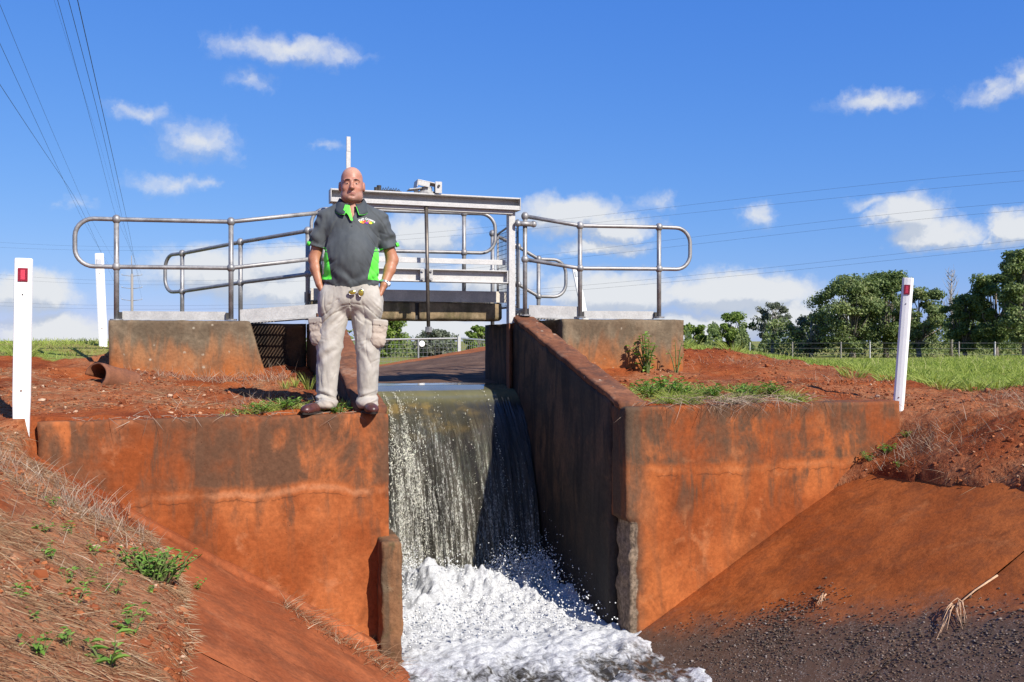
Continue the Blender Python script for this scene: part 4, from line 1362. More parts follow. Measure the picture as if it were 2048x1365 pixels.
def wire_fence():
    """farm fence in front of the trees on the right"""
    pts = [(1500, 705, 75), (1585, 708, 72), (1682, 712, 70), (1740, 713, 69), (1812, 714, 68), (1918, 713, 66), (1990, 712, 65), (2060, 709, 64), (2200, 706, 62)]
    P = []
    for px, py, t in pts:
        q = at_t(px, py, t); P.append(np.array([q[0], q[1], hz(q[0], q[1])]))
    e = empty('wire_fence', P[2], 'farm wire fence on thin posts in front of the trees on the right', 'fence')
    for i, p in enumerate(P):
        under(Geo().box((p[0] - .035, p[1] - .035, p[2] - .2), (p[0] + .035, p[1] + .035, p[2] + 1.25)).obj('post', M_POLE if i % 3 else M_WHITEMET, None), e)
    for h in (.35, .75, 1.15):
        under(Geo().tube([p + np.array([0, -.06, h]) for p in P], .007, 4).obj('wire', M_WIRE, None), e)
wire_fence()

# ------------------------------------------------------------------ transmission pole and lines
def pole():
    t = 260.0
    b, top = at_t(264, 700, t), at_t(263, 512, t)
    e = empty('power_pole', (b[0], b[1], hz(b[0], b[1])), 'distant power pole with three crossarms seen between the left railings', 'power pole')
    def pp(g, name, mat=M_POLE): return under(g.obj(name, mat, None, True), e)
    z1 = at_t(264, 548, t)[2]
    pp(Geo().tube([(b[0], b[1], b[2] - 4), (b[0], b[1], z1)], [.42, .36], 10), 'pole')
    pp(Geo().tube([(b[0], b[1], z1), (top[0], top[1], top[2])], [.14, .10], 8), 'lightning_mast')
    r = np.array([C18, -S18, 0])
    arms = []
    for py, w in ((551, 20), (576, 20), (600, 20)):
        c = at_t(264, py + 2, t); w = w * t / F
        for s in (-1, 1):
            tipp = c + r * s * w + np.array([0, 0, .35])
            pp(Geo().tube([c, tipp], [.10, .07], 6), 'crossarm')
            pp(Geo().tube([tipp, tipp - np.array([0, 0, .0]) + np.array([0, 0, .4])], .09, 6), 'insulator', M_WHITEMET)
            arms.append((s, tipp))
    return arms, top
ARMS, MAST = pole()

def cable(pts, r, label, group):
    P = np.array(pts)
    o = mk('power_line', Geo().tube(P, r, 5, False).mesh('power_line', True), M_CABLE)
    tag(o, label, 'power line', group)
# lines coming from the pole over the left of the picture
left_specs = [((0, 10), (92, 235), (180, 435), 'top left'), ((0, 88), (110, 325), (165, 440), 'mid left'), ((0, 170), (75, 285), (155, 400), 'low left'),
              ((115, 0), (180, 235), (230, 430), ''), ((137, 0), (200, 240), (245, 440), ''), ((155, 0), (208, 235), (254, 440), '')]
LL = ['power line entering highest at the left edge of the sky', 'power line entering second highest at the left edge of the sky', 'power line entering lowest at the left edge of the sky',
      'dark power line left of the pair crossing the top edge', 'power line in the middle of the bundle crossing the top edge', 'rightmost power line of the bundle crossing the top edge']
order = [0, 2, 4, 1, 3, 5]
for k, sp in enumerate(left_specs):
    pix = [sp[0], sp[1], sp[2]]
    end = ARMS[order[k]][1]
    ze = end[2]
    # a wire about level with its support, sagging a little: depth of each sample follows from its height
    path = [end]
    hs = [ze - 1.2, ze - 2.4, ze - 2.8]
    for (px, py), h in zip(pix[::-1], hs):
        t = (h - EYE[2]) / ((682.5 - py) / F)
        path.append(at_t(px, py, t))
    d = path[-1] - path[-2]
    path.append(path[-1] + d * 1.5)
    path = np.array(path)
    # smooth the corners
    fine = []
    s = np.concatenate([[0], np.cumsum(np.linalg.norm(np.diff(path, axis=0), axis=1))])
    u = np.linspace(0, s[-1], 40)
    fine = np.stack([np.interp(u, s, path[:, i]) for i in range(3)], 1)
    for _ in range(3):
        fine[1:-1] = (fine[:-2] + 2 * fine[1:-1] + fine[2:]) / 4
    cable(fine, .010 if k < 3 else .012, LL[k], 'power lines from the distant pole')
ew = [MAST, at_t(200, 290, 130), at_t(108, 0, 72)]
ew.append(ew[-1] + (ew[-1] - ew[-2]) * 1.0)
cable(ew, .007, 'thin earth wire beside the bundle crossing the top edge', 'power lines from the distant pole')
cross = [((485, 485, 452, 408, 342), 'topmost'), ((495, 493, 463, 425, 362), 'second from the top'), ((550, 553, 522, 472, 405), 'third from the top'),
         ((558, 562, 533, 487, 421), 'third from the bottom'), ((605, 607, 584, 550, 480), 'second from the bottom'), ((612, 615, 591, 560, 493), 'lowest')]
for ys_, nm in cross:
    xs_ = np.array([0, 600, 1000, 1400, 2048]); 
    px = np.linspace(-150, 2200, 60)
    cf = np.polyfit(xs_, ys_, 3)
    py = np.polyval(cf, px)
    ti = np.interp(px, [0, 2048], [1 / 330., 1 / 170.])
    cable([at_t(a, b, 1 / c) for a, b, c in zip(px, py, ti)], .020, nm + ' of the faint power lines crossing the whole sky behind the railings', 'power lines crossing behind the bridge')

# ------------------------------------------------------------------ trees
M_BARK = simple_mat('grey_bark', (.20, .17, .14), .95, .1, 6, .4, .5, .05)
M_BARKP = simple_mat('pale_bark', (.36, .33, .29), .9, .1, 6, .35, .4, .05)
LEAF = {
    'dark': tint_mat('dark_leaves', [(0, (0.058, 0.096, 0.031)), (.5, (0.132, 0.184, 0.059)), (.85, (0.230, 0.265, 0.085)), (1, (0.349, 0.336, 0.135))], .6, .25),
    'mid': tint_mat('mid_leaves', [(0, (0.083, 0.125, 0.040)), (.5, (0.180, 0.225, 0.081)), (.85, (0.276, 0.304, 0.125)), (1, (0.386, 0.370, 0.204))], .6, .25),
    'bright': tint_mat('bright_leaves', [(0, (0.083, 0.136, 0.026)), (.5, (0.184, 0.257, 0.050)), (1, (0.349, 0.385, 0.101))], .6, .3),
    'grey': tint_mat('grey_green_leaves', [(0, (0.083, 0.104, 0.067)), (.5, (0.157, 0.177, 0.125)), (1, (0.276, 0.272, 0.204))], .7, .2)}

def tree(px, top_py, width_px, base_py, t, kind, label, group, nl=3800, clumps=34, low=.22, seed=0, leaf=.20, open_=0.0, lean=0.0):
    rng = np.random.default_rng(seed)
    nl, clumps, leaf = int(nl * 2.2), int(clumps * 1.6), leaf * 1.05
    b = at_t(px, base_py, t)
    b[2] = min(hz(b[0], b[1]), b[2])
    top = at_t(px, top_py, t)
    H = top[2] - b[2]; W = width_px * t / F
    e = empty('tree', b, label, 'tree', group)
    # limbs
    g = Geo()
    tr = W * .022 + .08
    fork = H * (low + .05)
    g.tube([(0, 0, -.4), (lean * .3, 0, fork * .5), (lean * .6, .1, fork), (lean, 0, H * .62), (lean * 1.2, 0, H * .86)], [tr * 1.25, tr, tr * .85, tr * .45, tr * .12], 9)
    C = []
    for i in range(clumps):
        a = rng.uniform(0, 2 * np.pi)
        u = rng.random() ** .8
        h = low + (1 - low) * (1 - rng.random() ** 1.2 * .98)
        # crown outline: widest at 60 %, uneven
        prof = np.sqrt(max(0, 1 - ((h - .60) / .44) ** 2)) * rng.uniform(.55, 1.0)
        r = W / 2 * prof * (.35 + .65 * u)
        C.append((lean + r * np.cos(a), r * np.sin(a) * .85, H * min(h, .95)))
    C = np.array(C)
    for c in C[::2]:
        s = np.array([lean * .6, 0, fork * rng.uniform(.8, 1.5)])
        m = s * .4 + c * .6 + rng.normal(0, .25, 3)
        g.tube([s, s * .75 + m * .25 + np.array([0, 0, .2]), m, c], [tr * .42, tr * .34, tr * .22, tr * .07], 6, False)
    g.obj('trunk', M_BARKP if kind in ('grey',) else M_BARK, e, True)
    # leaves in clumps of many small cards with uneven size
    per = rng.dirichlet(np.ones(len(C)) * 3) * nl
    P, D, tint = [], [], []
    for c, k in zip(C, per.astype(int)):
        R = np.array([1, 1, .72]) * W * rng.uniform(.062, .145) * (1 - .25 * open_)
        v = rng.normal(size=(k, 3)); v /= np.linalg.norm(v, axis=1)[:, None]
        rad = rng.random((k, 1)) ** .42
        p = c + v * rad * R * (1 + .35 * fbm(v * 1.8 + c, 2, seed)[:, None])
        P.append(p); D.append(v)
        tint.append(np.clip(rng.normal(.42 + .13 * rng.normal(), .17, k) , 0, 1))
    P, D, tint = np.concatenate(P), np.concatenate(D), np.concatenate(tint)
    n = len(P)
    nrm = D * .7 + rng.normal(size=(n, 3)) * .7 + np.array([0, 0, .35]); nrm /= np.linalg.norm(nrm, axis=1)[:, None]
    a = np.cross(nrm, rng.normal(size=(n, 3))); a /= np.linalg.norm(a, axis=1)[:, None]
    bb = np.cross(nrm, a)
    sz = (leaf * rng.uniform(.6, 1.35, n))[:, None]
    V = np.stack([P - a * sz * .5, P - bb * sz * .30 + nrm * sz * .06, P + a * sz * .5, P + bb * sz * .30 + nrm * sz * .06], 1).reshape(-1, 3)
    q = np.arange(n * 4).reshape(n, 4)
    mk('crown', np_mesh('crown', V, q, None, False, {'tint': np.repeat(tint, 4)}), LEAF[kind], e)
    return e

GT = 'trees beyond the right paddock'
tree(1388, 650, 75, 704, 88, 'bright', 'low rounded tree just right of the mossy abutment', GT, 3600, 26, .05, 1, .24)
tree(1462, 628, 105, 706, 86, 'bright', 'bright yellow-green rounded tree, second from the abutment', GT, 4200, 30, .10, 2, .24)
tree(1545, 604, 92, 708, 84, 'grey', 'thin grey-green gum tree with an open crown, left of the biggest dark tree', GT, 2600, 30, .30, 3, .20, 1.0)
tree(1622, 632, 100, 710, 82, 'grey', 'small sparse scrubby tree tucked at the left foot of the biggest dark tree', GT, 3600, 30, .12, 4, .2, .8)
tree(1705, 556, 165, 712, 78, 'mid', 'tall dark broad tree left of the leaning white post', GT, 9500, 50, .12, 5, .22)
tree(1772, 548, 150, 712, 82, 'dark', 'tallest dark tree directly behind the white post', GT, 9000, 48, .14, 6, .22)
tree(1838, 580, 125, 714, 76, 'mid', 'olive green tree with drooping crown right of the white post', GT, 5500, 36, .12, 7, .2)
tree(1930, 590, 105, 714, 72, 'dark', 'dark bushy tree in front of the bare dead one', GT, 6000, 40, .10, 8, .2)
tree(1992, 548, 125, 714, 70, 'dark', 'dark spreading tree left of the tallest edge tree', GT, 7500, 46, .16, 9, .2)
tree(2050, 498, 140, 714, 66, 'mid', 'highest tree, cut by the right edge of the picture', GT, 9500, 54, .14, 10, .2)
tree(2150, 520, 190, 714, 70, 'dark', 'large dark tree beyond the right edge of the picture', GT, 4500, 40, .14, 11, .3)
GU = 'trees seen under the footbridge'
tree(768, 632, 105, 716, 62, 'bright', 'bright green tree seen under the bridge beside the trouser leg of the man', GU, 4200, 32, .05, 12, .18)
tree(868, 664, 110, 716, 66, 'grey', 'low grey-green tree behind the end of the gate spindle', GU, 3200, 30, .05, 13, .18)
tree(955, 654, 62, 712, 64, 'bright', 'small green tree under the right end of the footbridge', GU, 2600, 24, .05, 14, .18)
tree(660, 650, 110, 718, 64, 'mid', 'tree behind the legs of the man', GU, 2600, 24, .05, 15, .2)

def undergrowth():
    """scrub along the foot of the tree line"""
    rng = np.random.default_rng(77)
    n = 46000
    px = np.concatenate([rng.uniform(1370, 2300, 40000), rng.uniform(560, 1010, 6000)])
    t = np.concatenate([rng.uniform(80, 97, 40000), rng.uniform(68, 76, 6000)])
    hmax = (.9 + 4.6 * vnoise(np.stack([px / 28, 0 * px, 0 * px], 1), 4) ** 1.3) * np.where(px < 1010, .62, 1.0)
    hmax = hmax * np.interp(px, [1370, 1650, 2000], [.6, 1, 1.25])
    k, lat = (px - 1024) / F, None
    x, y = (k * C18 + S18) * t, (-k * S18 + C18) * t
    z = ground_h(x, y) + hmax * rng.random(n) ** .7
    nrm = rng.normal(size=(n, 3)) + np.array([0, -.2, .5]); nrm /= np.linalg.norm(nrm, axis=1)[:, None]
    a = np.cross(nrm, rng.normal(size=(n, 3))); a /= np.linalg.norm(a, axis=1)[:, None]
    bb = np.cross(nrm, a); sz = rng.uniform(.16, .36, n)[:, None]
    P = np.stack([x, y, z], 1)
    V = np.stack([P - a * sz * .5, P - bb * sz * .3, P + a * sz * .5, P + bb * sz * .3], 1).reshape(-1, 3)
    tint = np.clip(.35 + .5 * (vnoise(np.stack([px / 9, z * 1.5, 0 * px], 1), 6) - .5) + rng.normal(0, .12, n), 0, 1)
    stuff('undergrowth', np_mesh('undergrowth', V, np.arange(n * 4).reshape(n, 4), None, False, {'tint': np.repeat(tint, 4)}), LEAF['mid'], 'scrubby green undergrowth along the foot of the tree line', 'undergrowth')
undergrowth()

def dead_tree():
    rng = np.random.default_rng(5)
    b = at_t(1902, 714, 80); b[2] = hz(b[0], b[1])
    e = empty('dead_tree', b, 'bare dead tree with thin pale branches between the dark crowns', 'tree')
    g = Geo()
    H = at_t(1902, 540, 80)[2] - b[2]
    g.tube([(0, 0, -.3), (.1, 0, H * .5), (.0, 0, H * .75), (.15, 0, H)], [.16, .11, .07, .015], 7)
    br = Geo()
    for i in range(26):
        h = H * rng.uniform(.45, .95); a = rng.uniform(0, 6.28); l = rng.uniform(.6, 1.7) * (1.25 - h / H)
        p0 = np.array([.05, 0, h]); p1 = p0 + np.array([np.cos(a) * l * .5, np.sin(a) * l * .5, l * .55]); p2 = p1 + np.array([np.cos(a) * l * .35, np.sin(a) * .3, l * .8])
        br.tube([p0, p1, p2], [.035, .025, .008], 5, False)
        for k in range(2):
            q = p1 + rng.normal(0, .12, 3) + np.array([0, 0, .3]); br.tube([p1, q, q + rng.normal(0, .25, 3) + np.array([0, 0, .4])], [.02, .014, .006], 4, False)
    g.obj('trunk', M_BARKP, e, True); br.obj('branches', M_BARKP, e, True)
dead_tree()

# ------------------------------------------------------------------ grass, straw, weeds
def lawn():
    rng = np.random.default_rng(21)
    X, Y = [], []
    for x0, x1, y0, y1, n in ((4.6, 13, 6.2, 16, 95000), (9, 24, 8, 30, 60000), (-7, 0.6, 8.8, 14.5, 30000), (3, 9, 9.8, 16, 30000), (-14, 1, 13, 24, 20000)):
        X.append(rng.uniform(x0, x1, n)); Y.append(rng.uniform(y0, y1, n))
    x, y = np.concatenate(X), np.concatenate(Y)
    m = grass_mask(x, y) > .5
    keep = m & ~((x > -1.0) & (x < .6) & (y > 9.3) & (y < 11.3)) & ~((x > 3.4) & (x < 4.95) & (y > 8.9) & (y < 10.7))
    k2 = vnoise(np.stack([x * 1.1, y * 1.1, 0 * x], 1), 5)
    keep &= rng.random(len(x)) < .45 + .7 * k2
    x, y, k2 = x[keep], y[keep], k2[keep]
    z = ground_h(x, y)
    n = len(x)
    dist = np.hypot(x, y)
    D = np.stack([rng.normal(0, .5, n), rng.normal(0, .5, n), np.ones(n)], 1)
    L = rng.uniform(.035, .095, n) * (.7 + .7 * k2) * (1 + .2 * (dist > 14))
    o = blades('grass', np.stack([x, y, z - .008], 1), D, L, .0048 + .0011 * np.maximum(0, dist - 7) * .5, .35,
               np.clip(.15 + .55 * k2 + rng.normal(0, .16, n), 0, 1), 22)
    stuff('grass', o, M_GRASS, 'short green grass covering the paddock beyond the soil', 'grass')
    # taller coarse tufts along the edge of the lawn on the right
    P, D, L, T = [], [], [], []
    spots = [(6.9, 7.35), (7.15, 7.2), (7.35, 7.1), (6.75, 7.9), (7.6, 7.0), (7.9, 7.05), (6.6, 8.3), (7.0, 7.6), (5.3, 10.7), (8.3, 6.6), (7.2, 8.9), (-1.9, 10.5), (-2.6, 10.2), (-3.1, 9.9),
             (8.9, 6.5), (6.2, 10.1), (5.7, 10.5), (-3.6, 9.7), (-4.2, 9.6)]
    for sx, sy in spots:
        k = 90
        a = rng.uniform(0, 6.28, k); r = rng.random(k) ** .5 * .13
        xx, yy = sx + r * np.cos(a), sy + r * np.sin(a)
        P.append(np.stack([xx, yy, ground_h(xx, yy) - .01], 1))
        D.append(np.stack([np.cos(a) * .55, np.sin(a) * .55, np.ones(k)], 1)); L.append(rng.uniform(.10, .24, k)); T.append(np.clip(rng.normal(.45, .2, k), 0, 1))
    # seed stems on the skyline
    k = 260
    xx = rng.uniform(5.0, 15, k); yy = rng.uniform(9.6, 15, k)
    mm = grass_mask(xx, yy) > .5
    xx, yy = xx[mm], yy[mm]; k = len(xx)
    P.append(np.stack([xx, yy, ground_h(xx, yy)], 1)); D.append(np.stack([rng.normal(0, .15, k), rng.normal(0, .15, k), np.ones(k)], 1)); L.append(rng.uniform(.12, .34, k)); T.append(rng.uniform(.7, 1, k))
    me = blades('grass_tufts', np.concatenate(P), np.concatenate(D), np.concatenate(L), .0075, .5, np.concatenate(T), 23)
    stuff('grass_tufts', me, M_GRASS, 'taller coarse tufts and seed stems at the edge of the grass', 'grass')
lawn()

def straw():
    rng = np.random.default_rng(31)
    X, Y = [], []
    for x0, x1, y0, y1, n in ((-2.2, .0, 2.9, 6.3, 42000), (-2.5, 1.0, 6.5, 9.4, 11000), (4.9, 8.6, 3.6, 8.2, 13000), (3.2, 8.0, 6.6, 10.4, 8000), (-4.5, -1.0, 6.2, 10.5, 5000)):
        X.append(rng.uniform(x0, x1, n)); Y.append(rng.uniform(y0, y1, n))
    x, y = np.concatenate(X), np.concatenate(Y)
    s = straw_mask(x, y)
    n2 = vnoise(np.stack([x * 3.1, y * 3.1, 0 * x], 1), 8)
    keep = (rng.random(len(x)) < s * (.25 + 1.1 * ss(n2, .35, .7))) & (grass_mask(x, y) < .5)
    keep &= ~((x > -.95) & (x < .5) & (y > 9.25)) & ~((x > 3.4) & (x < 4.95) & (y > 8.85))
    keep &= ((y > 6.49) | (x < soil_edge(y) + .02) | (x > right_edge(y))) 
    x, y = x[keep], y[keep]
    n = len(x)
    z = ground_h(x, y)
    e = .01
    gx = (ground_h(x + e, y, False) - ground_h(x - e, y, False)) / (2 * e)
    gy = (ground_h(x, y + e, False) - ground_h(x, y - e, False)) / (2 * e)
    gx, gy = np.clip(gx, -1, 1), np.clip(gy, -1, 1)
    a = rng.uniform(0, 6.28, n)
    a = np.where((x < .1) & (y < 6.3) & (rng.random(n) < .38), rng.normal(-.2, .6, n), a)
    D = np.stack([np.cos(a), np.sin(a), gx * np.cos(a) + gy * np.sin(a) + np.abs(rng.normal(0, .22, n))], 1)
    L = rng.gamma(3, .022, n).clip(.02, .17)
    me = blades('dry_straw', np.stack([x, y, z + .006], 1), D, L, rng.uniform(.0018, .0036, n), .12, rng.beta(2, 2, n), 32)
    stuff('dry_straw', me, M_STRAW, 'dead dry grass lying over the red soil', 'dry grass')
    # upright dead tangles
    P, D, L = [], [], []
    def tangle(cx, cy, rx, ry, k, lo, hi, lean=(0, 0)):
        xx, yy = cx + rng.normal(0, rx, k), cy + rng.normal(0, ry, k)
        P.append(np.stack([xx, yy, ground_h(xx, yy)], 1))
        D.append(np.stack([rng.normal(lean[0], .5, k), rng.normal(lean[1], .5, k), np.ones(k)], 1)); L.append(rng.uniform(lo, hi, k))
    tangle(-.72, 5.75, .22, .25, 700, .05, .17)
    tangle(-1.35, 5.7, .3, .2, 250, .04, .13)
    tangle(-1.0, 4.6, .4, .5, 90, .05, .18)
    tangle(.05, 9.15, .12, .06, 90, .06, .22)
    tangle(-.35, 9.15, .25, .06, 130, .05, .15)
    tangle(.45, 8.9, .15, .15, 140, .06, .22)
    tangle(.3, 7.2, .3, .25, 200, .03, .12)
    tangle(5.35, 6.05, .15, .15, 200, .06, .20, (-.5, -.3))
    tangle(6.25, 5.4, .2, .35, 220, .05, .18, (-.6, -.5))
    tangle(6.6, 4.9, .25, .4, 420, .08, .26, (-.6, -.6))
    tangle(5.55, 5.7, .2, .25, 260, .05, .18, (-.5, -.5))
    tangle(6.7, 6.2, .25, .3, 260, .06, .22, (-.5, -.6))
    tangle(6.0, 7.8, .35, .3, 120, .04, .16, (-.4, -.5))
    tangle(5.9, 9.3, .5, .25, 200, .05, .14, (-.3, -.5))
    me = blades('dead_stems', np.concatenate(P), np.concatenate(D), np.concatenate(L), .0026, .25, None, 33)
    stuff('dead_stems', me, M_STRAWG, 'tangles of grey dead stems standing on the red banks', 'dead weeds')
    # pale fringe of runners along the edge of the soil on the left lining
    k = 700
    yy = rng.uniform(3.0, 6.2, k); xx = soil_edge(yy) + rng.normal(-.015, .015, k)
    me = blades('runner_fringe', np.stack([xx, yy, ground_h(xx, yy) + .004], 1), np.stack([np.abs(rng.normal(.8, .4, k)), rng.normal(0, .7, k), rng.normal(-.35, .25, k)], 1), rng.uniform(.02, .09, k), .003, .1, rng.uniform(.4, 1, k), 36)
    stuff('runner_fringe', me, M_STRAW, 'pale runners fringing the edge of the soil over the left lining', 'dry grass')
    # roots and dry runners hanging over the right wall
    g = []
    P, D, L, W = [], [], [], []
    k = 420
    xx = np.concatenate([rng.normal(4.0, .24, 300), rng.uniform(3.1, 5.0, 120)])
    P.append(np.stack([xx, 6.43 + rng.uniform(-.05, .12, k), .02 + rng.uniform(0, .05, k)], 1))
    D.append(np.stack([rng.normal(0, .8, k), -np.abs(rng.normal(.5, .3, k)), rng.normal(-.15, .45, k)], 1)); L.append(rng.uniform(.06, .20, k))
    k = 120
    xx = rng.uniform(-.9, 1.05, k)
    P.append(np.stack([xx, 6.43 + rng.uniform(-.03, .1, k), .015 + 0 * xx], 1)); D.append(np.stack([rng.normal(0, .7, k), -np.abs(rng.normal(.4, .3, k)), rng.normal(-.3, .5, k)], 1)); L.append(rng.uniform(.04, .15, k))
    me = blades('hanging_roots', np.concatenate(P), np.concatenate(D), np.concatenate(L), .0034, .3, None, 34)
    stuff('hanging_roots', me, M_STRAWG, 'dry roots and runners hanging over the top edges of the two walls', 'roots')
    # dry grass at the water end of the left lining
    P, D, L = [], [], []
    xx = rng.uniform(.42, 1.12, 330); yy = 6.2 - (xx - .42) * .35 - np.abs(rng.normal(0, .12, 330)); k = len(xx)
    P = np.stack([xx, yy, bank_l(xx) + .005], 1)
    D = np.stack([rng.normal(.3, .6, k), rng.normal(-.2, .6, k), rng.uniform(.2, 1, k)], 1)
    me = blades('dry_grass_clump', P, D, rng.uniform(.05, .20, k), .0036, .4, None, 35)
    stuff('dry_grass_clump', me, M_STRAW, 'dry grass growing in the joint at the foot of the left wall near the water', 'dry grass')
straw()

def crumbs():
    rng = np.random.default_rng(41)
    X, Y = [], []
    for x0, x1, y0, y1, n in ((-2.2, .0, 2.9, 6.35, 9000), (-2.5, 1.1, 6.5, 9.4, 7000), (4.9, 8.6, 3.6, 8.2, 7000), (3.2, 8.0, 6.6, 10.4, 6000)):
        X.append(rng.uniform(x0, x1, n)); Y.append(rng.uniform(y0, y1, n))
    x, y = np.concatenate(X), np.concatenate(Y)
    k = (grass_mask(x, y) < .5) & ((y > 6.49) | (x < soil_edge(y)) | (x > right_edge(y))) & (vnoise(np.stack([x * 2, y * 2, 0 * x], 1), 3) > .36)
    x, y = x[k], y[k]
    r = .0045 + .012 * rng.random(len(x)) ** 4
    r = np.where(rng.random(len(x)) < .03, r * 2.4, r)
    stuff('soil_crumbs', blobs('soil_crumbs', np.stack([x, y, ground_h(x, y) + r * .3], 1), r, (1, 1, .75), .2), M_PEBBLE, 'crumbs of red soil and small pale stones on the banks', 'soil crumbs')
crumbs()

def leaf_geo(g, p, d, L, W, up=(0, 0, 1), fold=.25):
    """one pointed leaf folded along its midrib"""
    p, d = np.array(p, float), np.array(d, float); d /= np.linalg.norm(d)
    s = np.cross(d, up); s /= np.linalg.norm(s) + 1e-9
    n = np.cross(s, d)
    V = [p, p + d * L * .35 + s * W * .5 + n * W * fold, p + d * L * .35 - n * W * .05, p + d * L * .35 - s * W * .5 + n * W * fold,
         p + d * L * .72 + s * W * .36 + n * W * fold * .6 - n * L * .06, p + d * L * .72 - n * L * .10, p + d * L * .72 - s * W * .36 + n * W * fold * .6 - n * L * .06, p + d * L - n * L * .22]
    g.add(V, [[1, 4, 5, 2], [2, 5, 6, 3]], [[0, 1, 2], [0, 2, 3], [4, 7, 5], [5, 7, 6]])

def weed(name, x, y, size, nstem, nleaf, label, group, z=None, spread=1.0, tall=1.0, leafy=1.0, cat='weed', seed=0):
    rng = np.random.default_rng(seed + 1000)
    z = hz(x, y) if z is None else z
    e = empty(name, (x, y, z), label, cat, group)
    gs, gl, tl = Geo(), Geo(), []
    for i in range(nstem):
        a = rng.uniform(0, 6.28); h = size * rng.uniform(.5, 1.0) * tall
        r = size * rng.uniform(.15, .9) * spread
        ro = size * (.18 if nstem < 40 else .62) * spread * (nstem > 3)
        if nstem >= 40: r *= .55
        p0 = np.array([np.cos(a) * ro * rng.random(), np.sin(a) * ro * rng.random(), -.01])
        p2 = p0 * (nstem >= 40) + np.array([np.cos(a) * r, np.sin(a) * r, h]); p1 = (p0 + p2) / 2 + np.array([0, 0, h * .18])
        gs.tube([p0, p1, p2], [size * .02, size * .016, size * .007], 5, False)
        for k in range(nleaf):
            u = (k + 1) / nleaf if nleaf > 1 else 1
            q = (1 - u) ** 2 * p0 + 2 * u * (1 - u) * p1 + u * u * p2
            b = rng.uniform(0, 6.28)
            d = np.array([np.cos(b), np.sin(b), rng.uniform(-.05, .6)])
            L = size * rng.uniform(.28, .5) * leafy
            leaf_geo(gl, q, d, L, L * rng.uniform(.42, .62)); tl += [np.clip(rng.normal(.5, .22), 0, 1)] * 8
    gs.obj('stems', M_STEM, e)
    me = np_mesh('leaves', np.concatenate(gl.V), np.concatenate(gl.Q), np.concatenate(gl.T), False, {'tint': tl})
    mk('leaves', me, M_WEED, e)
    return e

def bank_point(px, py):
    """where the line of sight meets the left or right bank"""
    d = ray(px, py)
    ts = np.linspace(2.2, 14, 3000)
    P = EYE + d * ts[:, None]
    h = ground_h(P[:, 0], P[:, 1], False)
    lined = (P[:, 1] < 6.4)
    h = np.where(lined, np.maximum(h, np.where(P[:, 0] < 2.1, bank_l(P[:, 0]), bank_r(P[:, 0]))), h)
    i = np.argmax(P[:, 2] < h)
    return P[i]

GW = 'small green weeds on the left bank'
small = [(85, 1065, .07, 'pale little weed in dry grass high on the left bank, near the picture edge'), (100, 1118, .075, 'weed in the column of three near the left edge, upper one'),
         (140, 1065, .06, 'thin upright weed right of the pale one on the upper left bank'), (135, 1170, .085, 'flat dark weed spreading in the middle of the left bank'),
         (170, 1180, .055, 'narrow weed just right of the flat dark one'), (35, 1200, .07, 'weed close to the left picture edge, below the dry tuft'),
         (150, 1210, .075, 'weed lying among straw below the flat dark one'), (225, 1190, .07, 'little weed below the big green clump'), (298, 1195, .06, 'weed on the brink of the bare concrete below the big clump'),
         (268, 1240, .095, 'two-leaved upright weed above the tallest one near the bottom'), (255, 1275, .10, 'broad pale-leaved weed near the bottom of the left bank'),
         (80, 1310, .085, 'round weed in the bottom left corner'), (140, 1298, .085, 'bright three-leaved weed right of the corner one'), (218, 1335, .13, 'largest dark weed at the bottom edge of the left bank'),
         (105, 1010, .05, 'tiny weed at the top of the left bank'), (190, 1105, .07, 'weed left of the big green clump'), (395, 1178, .06, 'lone weed on the bare concrete beside the big clump'),
         (60, 1245, .05, 'tiny sprout between the weeds at the left edge'), (190, 1150, .05, 'tiny sprout above the narrow weed')]
for i, (px, py, s, lb) in enumerate(small):
    p = bank_point(px, py)
    weed('weed', p[0], p[1], s * 1.1, 4 + i % 3, 3, lb, GW, p[2], .9, .8, 1.0, seed=i)
p = bank_point(300, 1158)
weed('weed_clump', p[0], p[1], .25, 70, 5, 'large bright green weed clump at the edge of the left lining', None, None, 1.0, .62, .36, 'weed', 50)
GR = 'weeds on the right ledge'
for i, (px, py, y_, s, ns, lb) in enumerate([(1300, 795, 6.9, .17, 22, 'bushy pale green weed nearest the sloping wall top on the right ledge'), (1360, 792, 6.8, .17, 24, 'dense green weed second from the sloping wall'),
                                          (1425, 795, 6.75, .15, 20, 'dark leafy weed in the middle of the right ledge'), (1490, 795, 6.72, .16, 22, 'leafy weed right of the middle of the right ledge'),
                                          (1545, 795, 6.72, .15, 18, 'last leafy weed before the bare end of the right ledge'), (1330, 772, 7.4, .20, 20, 'taller weed set back behind the others on the right ledge')]):
    p = on_y(px, py, y_)
    weed('weed', p[0], y_, s * 1.15, int(ns * 1.4), 4, lb, GR, None, 1.0, .72, .62, seed=60 + i)
p = on_y(1296, 745, 8.75)
weed('tall_weed', p[0], 8.78, .42, 12, 8, 'tall thin weed growing against the right abutment', None, None, .55, 1.0, .42, 'weed', 70)
p = on_y(1355, 745, 8.7)
weed('tall_weed', p[0], 8.72, .36, 4, 5, 'spindly weed at the right corner of the mossy abutment', None, None, .3, 1.0, .30, 'weed', 71)
for i, (px, py, lb) in enumerate([(1775, 905, 'green creeper in the hollow beside the end of the right wall'), (1740, 925, 'green creeper hanging at the top corner of the right lining'), (1812, 872, 'small creeper just under the right white post'),
                                  (1800, 945, 'creeper lying on the edge of the right lining')]):
    p = bank_point(px, py)
    weed('creeper', p[0], p[1], .13 - .015 * i, 12 - 2 * i, 4, lb, 'creepers at the top of the right lining', None, 1.0, .55, .6, 'creeper', 80 + i)
GM = 'weeds at the feet of the man'
